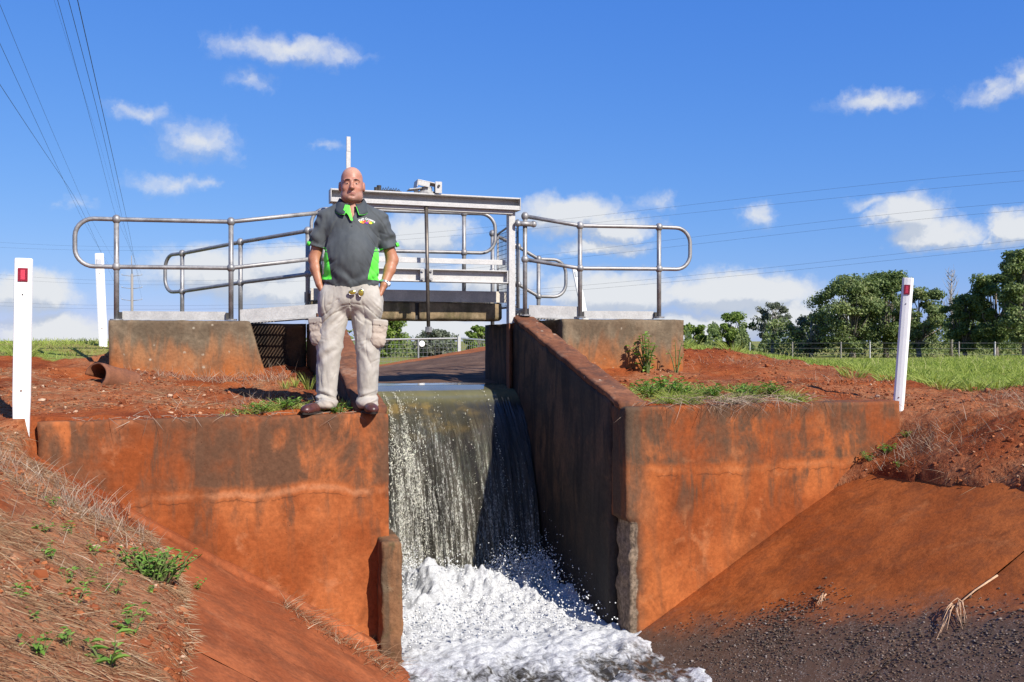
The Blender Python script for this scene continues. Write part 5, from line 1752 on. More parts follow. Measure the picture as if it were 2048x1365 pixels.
for i, (px, py, y_, s, ns, lb) in enumerate([(520, 828, 6.56, .10, 20, 'left half of the low green mat left of the man'), (570, 826, 6.56, .11, 24, 'right half of the low green mat left of the man'),
                                          (482, 824, 6.62, .06, 8, 'little weed left of the green mat on the wall top'), (680, 826, 6.50, .10, 14, 'sprawling weed between the shoes of the man')]):
    p = on_y(px, py, y_)
    weed('weed', p[0], y_, s * 1.25, int(ns * 1.5), 4, lb, GM, None, 1.35, .5, .62, seed=90 + i)

def ledge_mat():
    """low grassy mat on the right ledge and along the left wall top"""
    rng = np.random.default_rng(61)
    x = np.concatenate([rng.uniform(3.18, 4.75, 11000), rng.uniform(3.15, 3.7, 1800), rng.uniform(.0, .72, 1300)])
    y = np.concatenate([6.50 + np.abs(rng.normal(0, .26, 11000)), rng.uniform(6.6, 7.9, 1800), 6.5 + np.abs(rng.normal(0, .06, 1300))])
    d = vnoise(np.stack([x * 5, y * 5, 0 * x], 1), 12)
    k = rng.random(len(x)) < ss(d, .30, .62) * np.where(x > 3, np.interp(x, [3.1, 4.3, 4.75], [1, .8, .15]), 1)
    x, y, d = x[k], y[k], d[k]; n = len(x)
    D = np.stack([rng.normal(0, .7, n), rng.normal(-.15, .6, n), np.ones(n)], 1)
    me = blades('ledge_grass', np.stack([x, y, ground_h(x, y) - .005], 1), D, rng.uniform(.04, .15, n) * (.6 + .7 * d), .0056, .5, np.clip(rng.normal(.55, .25, n), 0, 1), 62)
    stuff('ledge_grass', me, M_GRASS, 'patchy low green grass on the tops of the two canal walls', 'grass')
ledge_mat()

def tuft(x, y, k, L, label, group=None, seed=0, mat=None, z=None, lean=.45):
    rng = np.random.default_rng(seed)
    a = rng.uniform(0, 6.28, k); r = rng.random(k) * .04
    P = np.stack([r * np.cos(a), r * np.sin(a), 0 * a - .01], 1)
    D = np.stack([np.cos(a) * lean, np.sin(a) * lean, np.ones(k)], 1)
    o = mk('grass_tuft', blades('grass_tuft', P, D, rng.uniform(.5, 1, k) * L, .0065, .35, np.clip(rng.normal(.5, .2, k), 0, 1), seed), mat or M_GRASS)
    o.location = (x, y, hz(x, y) if z is None else z)
    tag(o, label, 'grass tuft', group)
for i, (px, y_, L, lb) in enumerate([(618, 8.2, .26, 'tall green grass tuft in the shade right behind the man'), (590, 8.4, .16, 'short grass tuft left of the tall one behind the man'), (570, 8.2, .13, 'smallest grass tuft at the foot of the dark gap under the ramp'),
                                     (690, 6.75, .12, 'grass tuft behind the feet of the man')]):
    p = on_y(px, 760, y_)
    tuft(p[0], y_, 34, L, lb, 'grass tufts behind the man', i)

def dry_root(pts, r, label, nfib, seed, length):
    rng = np.random.default_rng(seed)
    e = empty('dry_root', pts[0], label, 'root', 'dry roots on the right lining')
    P = np.array(pts) - np.array(pts[0])
    Geo().tube(P, np.linspace(r, r * .6, len(P)), 7).obj('stem', M_ROOT, e, True)
    g = Geo()
    for i in range(nfib):
        s = P[-1] * rng.uniform(.75, 1.0)
        d = np.array([rng.normal(-.55, .28), rng.normal(-.5, .3), 0]); 
        m = s + d * length * .5 + np.array([0, 0, d[0] * length * .5 * .568 + rng.uniform(.01, .05)]); q = s + d * length + np.array([0, 0, d[0] * length * .568 + .008])
        g.tube([s, (s + m) / 2 + np.array([0, 0, .02]), m, q], [r * .55, r * .5, r * .4, r * .15], 5, False)
    g.obj('rootlets', M_ROOT, e, True)
M_ROOT = simple_mat('dry_root_fibre', (.52, .33, .20), .85, .2, 40, .3)
def on_right(px, py, lift=.012):
    d = ray(px, py)
    t = (-1.65 - .568 * 3.25 - EYE[2]) / (d[2] - .568 * d[0])
    return EYE + d * t + np.array([0, 0, lift])
dry_root([on_right(1995, 1155), on_right(1950, 1185), on_right(1905, 1222)], .0065, 'long dry root lying along the slab joint at the lower right', 15, 1, .22)
dry_root([on_right(1652, 1192), on_right(1646, 1200)], .006, 'short bent dry root lying alone on the right canal slope', 6, 2, .10)
# ------------------------------------------------------------------ the man
class Field:
    """signed distance field on a regular grid, turned into a mesh by surface nets"""
    def __init__(self, lo, hi, h):
        self.h, self.lo = h, np.array(lo, float)
        n = np.ceil((np.array(hi) - self.lo) / h).astype(int) + 1
        ax = [self.lo[i] + h * np.arange(n[i]) for i in range(3)]
        self.n = n
        self.X, self.Y, self.Z = [a.astype(np.float32) for a in np.meshgrid(*ax, indexing='ij')]
        self.f = np.full(n, 1e3, np.float32)
    def ell(self, c, r):
        x, y, z = (self.X - c[0]) / r[0], (self.Y - c[1]) / r[1], (self.Z - c[2]) / r[2]
        k0 = np.sqrt(x * x + y * y + z * z)
        x, y, z = x / r[0], y / r[1], z / r[2]
        k1 = np.sqrt(x * x + y * y + z * z) + 1e-6
        return k0 * (k0 - 1) / k1
    def cone(self, a, b, ra, rb, flat=(1, 1, 1)):
        """round cone from a to b; flat squeezes the cross-section"""
        s = np.array(flat, float)
        A, B = np.array(a, float) / s, np.array(b, float) / s
        P = np.stack([self.X / s[0] - A[0], self.Y / s[1] - A[1], self.Z / s[2] - A[2]])
        d = B - A
        t = np.clip((P[0] * d[0] + P[1] * d[1] + P[2] * d[2]) / (d @ d), 0, 1)
        q = np.sqrt((P[0] - t * d[0]) ** 2 + (P[1] - t * d[1]) ** 2 + (P[2] - t * d[2]) ** 2)
        return (q - (ra + (rb - ra) * t)) * s.min()
    def box(self, c, half, r=.02):
        q = [np.abs(g - c[i]) - (half[i] - r) for i, g in enumerate((self.X, self.Y, self.Z))]
        o = np.sqrt(sum(np.maximum(a, 0) ** 2 for a in q))
        return o + np.minimum(np.maximum(q[0], np.maximum(q[1], q[2])), 0) - r
    @staticmethod
    def smin(a, b, k):
        h = np.clip(.5 + .5 * (b - a) / k, 0, 1)
        return b + (a - b) * h - k * h * (1 - h)
    def add(self, d, k=.02):
        self.f = self.smin(self.f, d, k) if k else np.minimum(self.f, d)
        return self
    def cut(self, d, k=.01):
        self.f = -self.smin(-self.f, d, k)
        return self
    def mesh(self, name):
        f = self.f
        S = f < 0
        c = np.zeros(np.array(S.shape) - 1, np.int8)
        for i in (0, 1):
            for j in (0, 1):
                for k in (0, 1):
                    c += S[i:S.shape[0] - 1 + i, j:S.shape[1] - 1 + j, k:S.shape[2] - 1 + k]
        act = (c > 0) & (c < 8)
        idx = np.full(act.shape, -1, np.int64)
        I = np.argwhere(act)
        idx[act] = np.arange(len(I))
        acc = np.zeros((len(I), 3)); cnt = np.zeros(len(I))
        corners = [(i, j, k) for i in (0, 1) for j in (0, 1) for k in (0, 1)]
        for a in corners:
            for ax in range(3):
                if a[ax]: continue
                b = list(a); b[ax] = 1
                fa = f[I[:, 0] + a[0], I[:, 1] + a[1], I[:, 2] + a[2]]; fb = f[I[:, 0] + b[0], I[:, 1] + b[1], I[:, 2] + b[2]]
                m = (fa < 0) != (fb < 0)
                t = np.where(m, fa / np.where(m, fa - fb, 1), 0)
                p = np.tile(np.array(a, float), (len(I), 1)); p[:, ax] += t
                acc[m] += p[m]; cnt[m] += 1
        V = self.lo + self.h * (I + acc / cnt[:, None])
        Q = []
        for ax in range(3):
            sl0 = [slice(1, -1)] * 3; sl1 = [slice(1, -1)] * 3
            sl0[ax] = slice(0, -1); sl1[ax] = slice(1, None)
            A, B = S[tuple(sl0)], S[tuple(sl1)]
            E = np.argwhere(A != B)
            sgn = A[A != B]
            off = np.ones(3, int); off[ax] = 0
            E = E + off
            o1, o2 = [i for i in range(3) if i != ax]
            def cell(d1, d2):
                e = E.copy(); e[:, o1] -= d1; e[:, o2] -= d2
                return idx[e[:, 0], e[:, 1], e[:, 2]]
            q = np.stack([cell(1, 1), cell(0, 1), cell(0, 0), cell(1, 0)], 1)
            flip = ~sgn if ax != 1 else sgn
            q[flip] = q[flip][:, ::-1]
            Q.append(q)
        Q = np.concatenate(Q)
        Q = Q[(Q >= 0).all(1)]
        return V, Q

def smooth_mesh(V, Q, it=2, lam=.5):
    e = np.concatenate([Q[:, [0, 1]], Q[:, [1, 2]], Q[:, [2, 3]], Q[:, [3, 0]]])
    e = np.concatenate([e, e[:, ::-1]])
    n = np.bincount(e[:, 0], minlength=len(V)).astype(float)
    for _ in range(it):
        s = np.stack([np.bincount(e[:, 0], V[e[:, 1], k], len(V)) for k in range(3)], 1)
        V = V + lam * (s / np.maximum(n, 1)[:, None] - V)
    return V

# --- materials on the body and clothes (object space of the figure)
def skin_mat():
    m, t, out, pos = new_mat('skin')
    x, y, z = xyz(t, pos)
    n = noise(t, pos, 40, 4, .6); n2 = noise(t, pos, 14, 3)
    col = mix(t, sstep(t, n2, .35, .65), (.36, .155, .098), (.43, .20, .13))
    arm = sstep(t, z, 1.30, 1.18)
    col = mix(t, arm, col, mix(t, n, (.33, .135, .07), (.43, .19, .105)))
    col = mix(t, sstep(t, z, 1.66, 1.72), col, (.47, .25, .17))
    # stubble on jaw and around the mouth
    st = mth(t, 'MULTIPLY', mth(t, 'MULTIPLY', sstep(t, z, 1.572, 1.545), sstep(t, z, 1.46, 1.49)), sstep(t, y, -.02, -.05))
    col = mix(t, mth(t, 'MULTIPLY', st, .35), col, (.30, .21, .18))
    # lips
    def spot(cx, cz, rx, rz):
        q = nd(t, 'ShaderNodeCombineXYZ', {0: mth(t, 'DIVIDE', mth(t, 'SUBTRACT', x, cx), rx), 1: mth(t, 'DIVIDE', mth(t, 'SUBTRACT', z, cz), rz)}).outputs[0]
        l = nd(t, 'ShaderNodeVectorMath', {0: q}, operation='LENGTH').outputs['Value']
        return mth(t, 'MULTIPLY', sstep(t, l, 1.1, .75), sstep(t, y, -.05, -.08))
    col = mix(t, mth(t, 'MULTIPLY', spot(.013, 1.5435, .028, .008), .75), col, (.33, .12, .10))
    for cx in (-.022, .048):
        col = mix(t, mth(t, 'MULTIPLY', spot(cx, 1.57, .02, .022), .3), col, (.52, .19, .13))
    finish(t, out, col, .48, bump(t, n, .12, .002), spec=.45, **{'Subsurface Weight': .12, 'Subsurface Radius': (.012, .004, .002), 'Subsurface Scale': 1.0})
    return m

def shirt_mat():
    m, t, out, pos = new_mat('polo_shirt')
    x, y, z = xyz(t, pos)
    w = noise(t, pos, 260, 2, .5)
    n = noise(t, vmul(t, pos, (3, 3, 1)), 5, 3)
    grey = mix(t, sstep(t, n, .3, .7), (.055, .062, .066), (.070, .078, .082))
    green = (.12, .86, .065)
    col = grey
    # side panels: lens shaped, widest at the hips
    zc = lin(t, z, .90, 1.19, 0, 1)
    wid = mth(t, 'MULTIPLY', mth(t, 'SUBTRACT', 1.0, mth(t, 'POWER', zc, 1.4)), .034)
    side_r = mth(t, 'SUBTRACT', mth(t, 'MULTIPLY_ADD', zc, .034, .150), wid)
    side_l = mth(t, 'ADD', mth(t, 'MULTIPLY_ADD', zc, -.028, -.142), mth(t, 'MULTIPLY', wid, .62))
    zr = mth(t, 'MULTIPLY', mth(t, 'GREATER_THAN', z, .935), mth(t, 'LESS_THAN', z, 1.165))
    # the panel's lower corner is cut off by the grey hem
    cutr = mth(t, 'GREATER_THAN', mth(t, 'ADD', z, mth(t, 'MULTIPLY', mth(t, 'SUBTRACT', x, .10), -.55)), .865)
    cutl = mth(t, 'GREATER_THAN', mth(t, 'ADD', z, mth(t, 'MULTIPLY', mth(t, 'ADD', x, .10), .55)), .885)
    notarm = mth(t, 'LESS_THAN', mth(t, 'ABSOLUTE', x), .232)
    pr = mth(t, 'MULTIPLY', mth(t, 'MULTIPLY', mth(t, 'GREATER_THAN', x, side_r), cutr), mth(t, 'MULTIPLY', zr, notarm))
    pl = mth(t, 'MULTIPLY', mth(t, 'MULTIPLY', mth(t, 'LESS_THAN', x, side_l), cutl), mth(t, 'MULTIPLY', zr, notarm))
    # dark stripe crossing the top of the panels
    s1 = mth(t, 'ADD', z, mth(t, 'MULTIPLY', mth(t, 'ABSOLUTE', x), -.42))
    def band(c, h): return mth(t, 'LESS_THAN', mth(t, 'ABSOLUTE', mth(t, 'SUBTRACT', s1, c)), h)
    stripes = mth(t, 'MAXIMUM', band(1.082, .004), band(1.060, .004))
    p = mth(t, 'MULTIPLY', mth(t, 'MAXIMUM', pr, pl), mth(t, 'SUBTRACT', 1.0, stripes))
    col = mix(t, p, col, green)
    finish(t, out, col, .72, bump(t, w, .2, .0015), spec=.22, **{'Sheen Weight': .1})
    return m

M_SKIN, M_SHIRT = skin_mat(), shirt_mat()
M_GREEN = simple_mat('green_trim', (.12, .86, .065), .6, .3, 200, .05)
M_COLLAR = simple_mat('collar_cloth', (.050, .057, .061), .65, .3, 240, .1)
def trouser_mat():
    m, t, out, pos = new_mat('khaki_cotton')
    n = noise(t, pos, 7, 5, .65); w = noise(t, pos, 240, 2)
    x, y, z = xyz(t, pos)
    col = mix(t, sstep(t, n, .35, .65), (.345, .315, .27), (.43, .395, .345))
    col = mix(t, mth(t, 'MULTIPLY', sstep(t, noise(t, pos, 3.2, 6, .7), .50, .72), .35), col, (.27, .225, .175))
    col = mix(t, mth(t, 'MULTIPLY', sstep(t, z, .13, .02), .4), col, (.36, .24, .16))
    finish(t, out, col, .85, bump(t, mth(t, 'ADD', mth(t, 'MULTIPLY', w, .2), noise(t, vmul(t, pos, (1, 1, .5)), 30, 4, .6)), .35, .006), spec=.15, **{'Sheen Weight': .1})
    return m
M_KHAKI = trouser_mat()
M_LEATHER = simple_mat('brown_leather', (.085, .028, .022), .38, .5, 22, .4, .2)
M_SOLE = simple_mat('shoe_sole', (.03, .022, .018), .8, .2)
M_EYEW = simple_mat('eye_white', (.38, .33, .29), .2, .5)
M_IRIS = simple_mat('eye_iris', (.03, .02, .015), .15, .5)
M_BROW = simple_mat('eyebrow_hair', (.055, .038, .03), .8, .2, 120, .5)
M_STEEL = simple_mat('watch_steel', (.62, .62, .60), .25, .5, 50, .2, metallic=.8)
M_DIAL = simple_mat('watch_dial', (.80, .80, .78), .3, .5)
M_GOLD = simple_mat('gold_lens', (.42, .30, .05), .12, .6, 20, .3, metallic=.6)

man_xy = on_y(700, 826, 6.545)
MZ = hz(man_xy[0], 6.56) 
MZ = .005
man = empty('person', (man_xy[0], 6.545, MZ), 'bald man in grey and green polo shirt and pale cargo trousers, hands in pockets', 'person', None, math.radians(-8))

def figure(F_, name, mat, it=2, wr=None):
    V, Q = F_.mesh(name)
    V = smooth_mesh(V, Q, it)
    if wr is not None: V = wr(V, Q)
    return mk(name, np_mesh(name, V, Q, None, True), mat, man)

SHL, ELL, WRL = (-.185, .02, 1.375), (-.247, .035, 1.09), (-.212, -.035, .905)
SHR, ELR, WRR = (.222, .02, 1.375), (.300, .035, 1.09), (.240, -.04, .905)
HX = .013      # the head sits a little to the right of the middle

def body():
    f = Field((-.42, -.30, -.02), (.42, .20, 1.78), .0062)
    # legs and trunk inside the clothes
    for s, kx, ax in ((-1, -.155, -.172), (1, .122, .120)):
        f.add(f.cone((s * .10, .01, .80), (kx, 0, .46), .085, .055)).add(f.cone((kx, 0, .46), (ax, .02, .08), .05, .034))
    f.add(f.ell((0, .01, .88), (.15, .11, .12)), .04).add(f.ell((.01, -.02, 1.08), (.15, .12, .17)), .05).add(f.ell((.015, .01, 1.30), (.175, .10, .16)), .05)
    for s in (-1, 1): f.add(f.cone((.013 + s * .04, .026, 1.45), (.013 + s * .165, .02, 1.375), .036, .044), .04)
    # neck and throat
    f.add(f.cone((HX, .018, 1.555), (HX, .022, 1.42), .058, .072, (1, 1, 1)), .035)
    for sh_, el_, wr_, s in ((SHL, ELL, WRL, -1), (SHR, ELR, WRR, 1)):
        f.add(f.cone(sh_, el_, .040, .044), .03)
        mid = np.array(el_) * .62 + np.array(wr_) * .38 + np.array([s * .004, 0, 0])
        f.add(f.cone(el_, mid, .042, .040), .02).add(f.cone(mid, wr_, .040, .0285, (1, 1, 1)), .02)
        # hand going down into the pocket: palm, four fingers, thumb
        w = np.array(wr_); tipd = np.array([-s * .040, -.004, -.080])
        palm = w + tipd
        f.add(f.cone(w, palm, .028, .036, (.62, 1.1, 1)), .015)
        for i, (fy, L) in enumerate(((-.030, .070), (-.011, .078), (.009, .074), (.027, .058))):
            b0 = palm + np.array([0, fy, -.018]); b1 = b0 + np.array([-s * .010, -.002, -L * .55]); b2 = b1 + np.array([-s * .014, -.004, -L * .45])
            f.add(f.cone(b0, b1, .0105, .0098), .006).add(f.cone(b1, b2, .0098, .008), .004)
        t0 = w + np.array([-s * .012, -.024, -.03]); t1 = t0 + np.array([-s * .016, -.014, -.04]); t2 = t1 + np.array([-s * .010, -.004, -.028])
        f.add(f.cone(t0, t1, .0135, .0125), .008).add(f.cone(t1, t2, .0125, .0095), .005)
    V, Q = None, None
    # coarse head volume so that the fine head joins as one surface
    f2 = f
    head(f2)
    return figure(f2, 'body', M_SKIN, 1)

def head(f):
    # work on the upper part only
    k0 = int((1.40 - f.lo[2]) / f.h)
    g = Field.__new__(Field)
    g.h, g.lo = f.h, f.lo
    g.X, g.Y, g.Z = f.X[:, :, k0:], f.Y[:, :, k0:], f.Z[:, :, k0:]
    g.f = f.f[:, :, k0:].copy()
    H = HX
    g.add(g.ell((H, .008, 1.655), (.077, .097, .090)), .02)
    g.add(g.ell((H, -.022, 1.590), (.074, .078, .082)), .03)
    g.add(g.ell((H, -.035, 1.535), (.067, .060, .050)), .025)
    g.add(g.ell((H, -.068, 1.512), (.030, .026, .022)), .018)
    for s in (-1, 1):
        g.add(g.ell((H + s * .044, -.030, 1.530), (.031, .042, .038)), .02)       # jowls
        g.add(g.ell((H + s * .042, -.062, 1.583), (.026, .024, .022)), .015)      # cheeks
        g.add(g.cone((H + s * .012, -.094, 1.640), (H + s * .050, -.078, 1.636), .0105, .009), .010)   # brow ridge
        g.cut(g.ell((H + s * .032, -.108, 1.616), (.023, .022, .0125)), .008)
        g.add(g.ell((H + s * .031, -.082, 1.615), (.0155, .013, .0125)), .003)    # eyeball with lids
        e = g.ell((H + s * .084, .012, 1.605), (.013, .024, .035))
        g.add(e, .008)
        g.cut(g.ell((H + s * .096, .004, 1.610), (.009, .012, .020)), .006)
        g.add(g.ell((H + s * .012, -.106, 1.578), (.0105, .011, .0085)), .006)    # nostril wings
    g.add(g.cone((H, -.093, 1.628), (H, -.119, 1.582), .0095, .0135), .009)        # nose
    g.add(g.ell((H, -.120, 1.581), (.013, .012, .0105)), .006)
    g.add(g.cone((H - .022, -.083, 1.5495), (H + .022, -.083, 1.5495), .008, .008, (1, 1, .7)), .007)
    g.add(g.ell((H, -.092, 1.549), (.018, .010, .0055)), .005)
    g.add(g.ell((H, -.088, 1.5375), (.022, .012, .0065)), .006)
    g.cut(g.cone((H - .026, -.098, 1.5435), (H + .026, -.098, 1.5435), .0026, .0026), .004)
    g.cut(g.ell((H, -.097, 1.5255), (.024, .010, .006)), .010)
    for s in (-1, 1):
        g.cut(g.cone((H + s * .026, -.106, 1.575), (H + s * .036, -.090, 1.540), .0035, .0035), .012)  # folds beside the mouth
    f.f[:, :, k0:] = g.f

def folds(V, amp, freq, seed, mask):
    n = np.stack([fbm(V * freq, 3, seed + 11 * k) for k in range(3)], 1)
    return V + n * (amp * mask)[:, None]

def shirt():
    f = Field((-.40, -.30, .82), (.44, .22, 1.53), .0055)
    f.add(f.ell((.016, .012, 1.30), (.208, .128, .185)), .03)
    for s in (-1, 1): f.add(f.cone((.013 + s * .055, .026, 1.468), (.013 + s * .178, .02, 1.385), .040, .058), .045)
    f.add(f.ell((.012, -.045, 1.09), (.196, .158, .21)), .06)
    f.add(f.ell((.008, -.012, .93), (.200, .148, .15)), .06)
    torso = f.f.copy()
    f.f[:] = 1e3
    for sh_, el_, s in ((SHL, ELL, -1), (SHR, ELR, 1)):
        a, b = np.array(sh_) + np.array([-s * .01, 0, .0]), np.array(sh_) * .22 + np.array(el_) * .78
        d = (b - a) / np.linalg.norm(b - a)
        sl = f.cone(a, b + d * .06, .064, .072)
        end = a + (b - a) * .92
        pl = (f.X - end[0]) * d[0] + (f.Y - end[1]) * d[1] + (f.Z - end[2]) * d[2]
        sl = np.maximum(sl, pl)
        # hollow sleeve mouth
        arm = f.cone(a + (b - a) * .55, b + d * .1, .057, .060)
        sl = np.maximum(sl, -np.maximum(arm, -(pl + .03)))
        f.add(sl, 0)
    f.f = Field.smin(f.f, torso, .022)
    # uneven hem
    hem = .860 + .010 * np.sin(f.X * 17 + .8) - .012 * np.clip(f.X * 4, -1, 1) * 0 + .034 * np.clip(-f.X * 5.5, 0, 1)
    f.f = np.maximum(f.f, hem - f.Z)
    inner = torso + .012
    f.f = np.maximum(f.f, -np.maximum(inner, f.Z - (hem + .05)))
    # neck hole and V opening
    f.cut(f.cone((HX, .020, 1.62), (HX, .016, 1.455), .066, .074), .008)
    yy = np.clip((f.Z - 1.345) / .12, 0, 1)
    wv = np.abs(f.X - (.006 + .004 * yy)) - .052 * yy
    vcut = np.maximum(np.maximum(wv, f.Y + .055), 1.345 - f.Z)
    f.f = np.maximum(f.f, -vcut)
    def wr(V, Q):
        z = V[:, 2]; x = V[:, 0]; y = V[:, 1]
        sleeve = ss(np.abs(x - .015), .20, .25)
        fr = 1 - ss(y, -.02, .06)
        # folds: drape from the shoulders, across the belly sides, at the hem and arm pits
        d1 = np.sin((x * .8 + (z - 1.2) * np.sign(x - .015)) * 46 + 2.2 * fbm(V * 6, 2, 5)) * ss(np.abs(x - .015), .05, .16) * np.exp(-((z - 1.27) / .09) ** 2)
        d2 = np.sin((z * 1.0 - np.abs(x - .015) * .9) * 60 + 2.5 * fbm(V * 7, 2, 9)) * np.exp(-((z - .94) / .055) ** 2)
        d3 = np.sin((z - x * np.sign(x) * .25) * 75 + 2 * fbm(V * 9, 2, 3)) * sleeve * .8
        d4 = fbm(V * np.array([11, 11, 5]), 3, 40)
        d5 = np.sin(x * 42 + 3 * fbm(V * 5, 2, 77)) * np.exp(-((z - 1.36) / .05) ** 2) * .6
        amp = (.0055 * d1 + .0065 * d2 + .0050 * d3 + .0060 * d4 + .004 * d5 + .0025 * fbm(V * np.array([24, 24, 14]), 3, 92))
        tl = V.copy(); tl[:, 2] += np.abs(x - .015) * 1.1
        cr = -np.exp(-(fbm(tl * np.array([5, 5, 13]), 2, 211) / .09) ** 2) * (.35 + .9 * ss(np.abs(x - .015), .07, .16)) * (1 - .6 * np.exp(-((z - 1.12) / .10) ** 2) * (np.abs(x - .015) < .1))
        amp = amp + .0048 * cr
        out = np.stack([np.sign(x - .015) * ss(np.abs(x - .015), .08, .2), -fr + (1 - fr), 0 * x], 1)
        return V + out * amp[:, None]
    return figure(f, 'polo_shirt', M_SHIRT, 2, wr)

def trousers():
    f = Field((-.36, -.26, -.012), (.34, .22, .96), .0062)
    f.add(f.ell((.006, -.01, .825), (.208, .145, .135)), .03)
    f.add(f.ell((.006, -.006, .90), (.178, .142, .07)), .05)
    f.add(f.cone((-.105, .0, .77), (-.145, -.012, .46), .110, .086), .03)
    f.add(f.cone((-.145, -.012, .46), (-.166, .008, .09), .085, .070), .02)
    f.add(f.cone((.108, .0, .77), (.128, -.012, .46), .110, .086), .03)
    f.add(f.cone((.128, -.012, .46), (.122, .008, .09), .085, .070), .02)
    for cx in (-.168, .122):
        f.add(f.ell((cx, -.018, .062), (.080, .100, .052)), .02)
        f.cut(f.ell((cx, -.02, .0), (.070, .10, .035)), .006)
    f.f = np.maximum(f.f, f.Z - .935)
    f.f = np.maximum(f.f, .022 - f.Z)
    # crotch gap between the legs
    f.cut(f.cone((.0 - .012, 0, .60), (-.014, 0, .12), .014, .050, (1, 4, 1)), .02)
    # pocket mouths pulled open by the hands
    f.add(f.ell((-.150, -.035, .78), (.066, .090, .125)), .05)
    f.add(f.ell((.162, -.038, .78), (.066, .090, .125)), .05)
    for s, w in ((-1, WRL), (1, WRR)):
        q = np.array(w)
        f.cut(f.cone(q + np.array([s * .004, -.0, .03]), q + np.array([-s * .022, -.002, -.035]), .044, .026, (.75, 1.1, 1)), .008)
    def wr(V, Q):
        z, x, y = V[:, 2], V[:, 0], V[:, 1]
        leg = np.where(x < 0, -.15, .124)
        xx = x - leg
        fr = 1 - ss(y, -.03, .07)
        s = np.sign(x)
        d1 = np.sin((z * 1.0 + xx * s * .9) * 58 + 3 * fbm(V * 6, 2, 5)) * np.exp(-((z - .45) / .10) ** 2)
        d2 = np.sin((z - xx * .4 * s) * 95 + 3 * fbm(V * 8, 2, 6)) * np.exp(-((z - .095) / .055) ** 2) * 1.5
        d3 = np.sin((z * .9 + np.abs(x) * 1.1) * 52 + 2.5 * fbm(V * 6, 2, 7)) * np.exp(-((z - .70) / .08) ** 2)
        d4 = fbm(V * np.array([10, 10, 4.5]), 3, 55)
        d5 = -np.exp(-((x - .006) / .006) ** 2) * ss(z, .70, .76) * fr * 1.2
        d6 = np.sin(x * 55 + 2 * fbm(V * 7, 2, 15)) * np.exp(-((z - .30) / .13) ** 2) * .5
        d7 = fbm(V * np.array([26, 26, 13]), 3, 91)
        amp = .0045 * d1 + .0065 * d2 + .0045 * d3 + .0050 * d4 + .005 * d5 + .0025 * d6 + .0032 * d7
        def crease(sc, seed, w=.10):
            return -np.exp(-(fbm(V * np.array(sc), 2, seed) / w) ** 2)
        tilt = V.copy(); tilt[:, 2] += np.abs(x) * .9
        cr = -np.exp(-(fbm(tilt * np.array([5, 5, 17]), 2, 201) / .10) ** 2) * np.exp(-((z - .69) / .09) ** 2) * 1.2
        tilt2 = V.copy(); tilt2[:, 2] -= xx * s * .5
        cr = cr - np.exp(-(fbm(tilt2 * np.array([5, 5, 20]), 2, 202) / .10) ** 2) * (np.exp(-((z - .44) / .09) ** 2) * .9 + np.exp(-((z - .11) / .06) ** 2) * 1.0)
        cr = cr + crease((13, 13, 4), 203) * .55 * ss(z, .12, .25) * (1 - ss(z, .78, .86))
        amp = amp + .0085 * cr
        out = np.stack([s * .6 * ss(np.abs(xx), .02, .08), -fr + (1 - fr), 0 * x], 1)
        return V + out * amp[:, None]
    return figure(f, 'trousers', M_KHAKI, 2, wr)

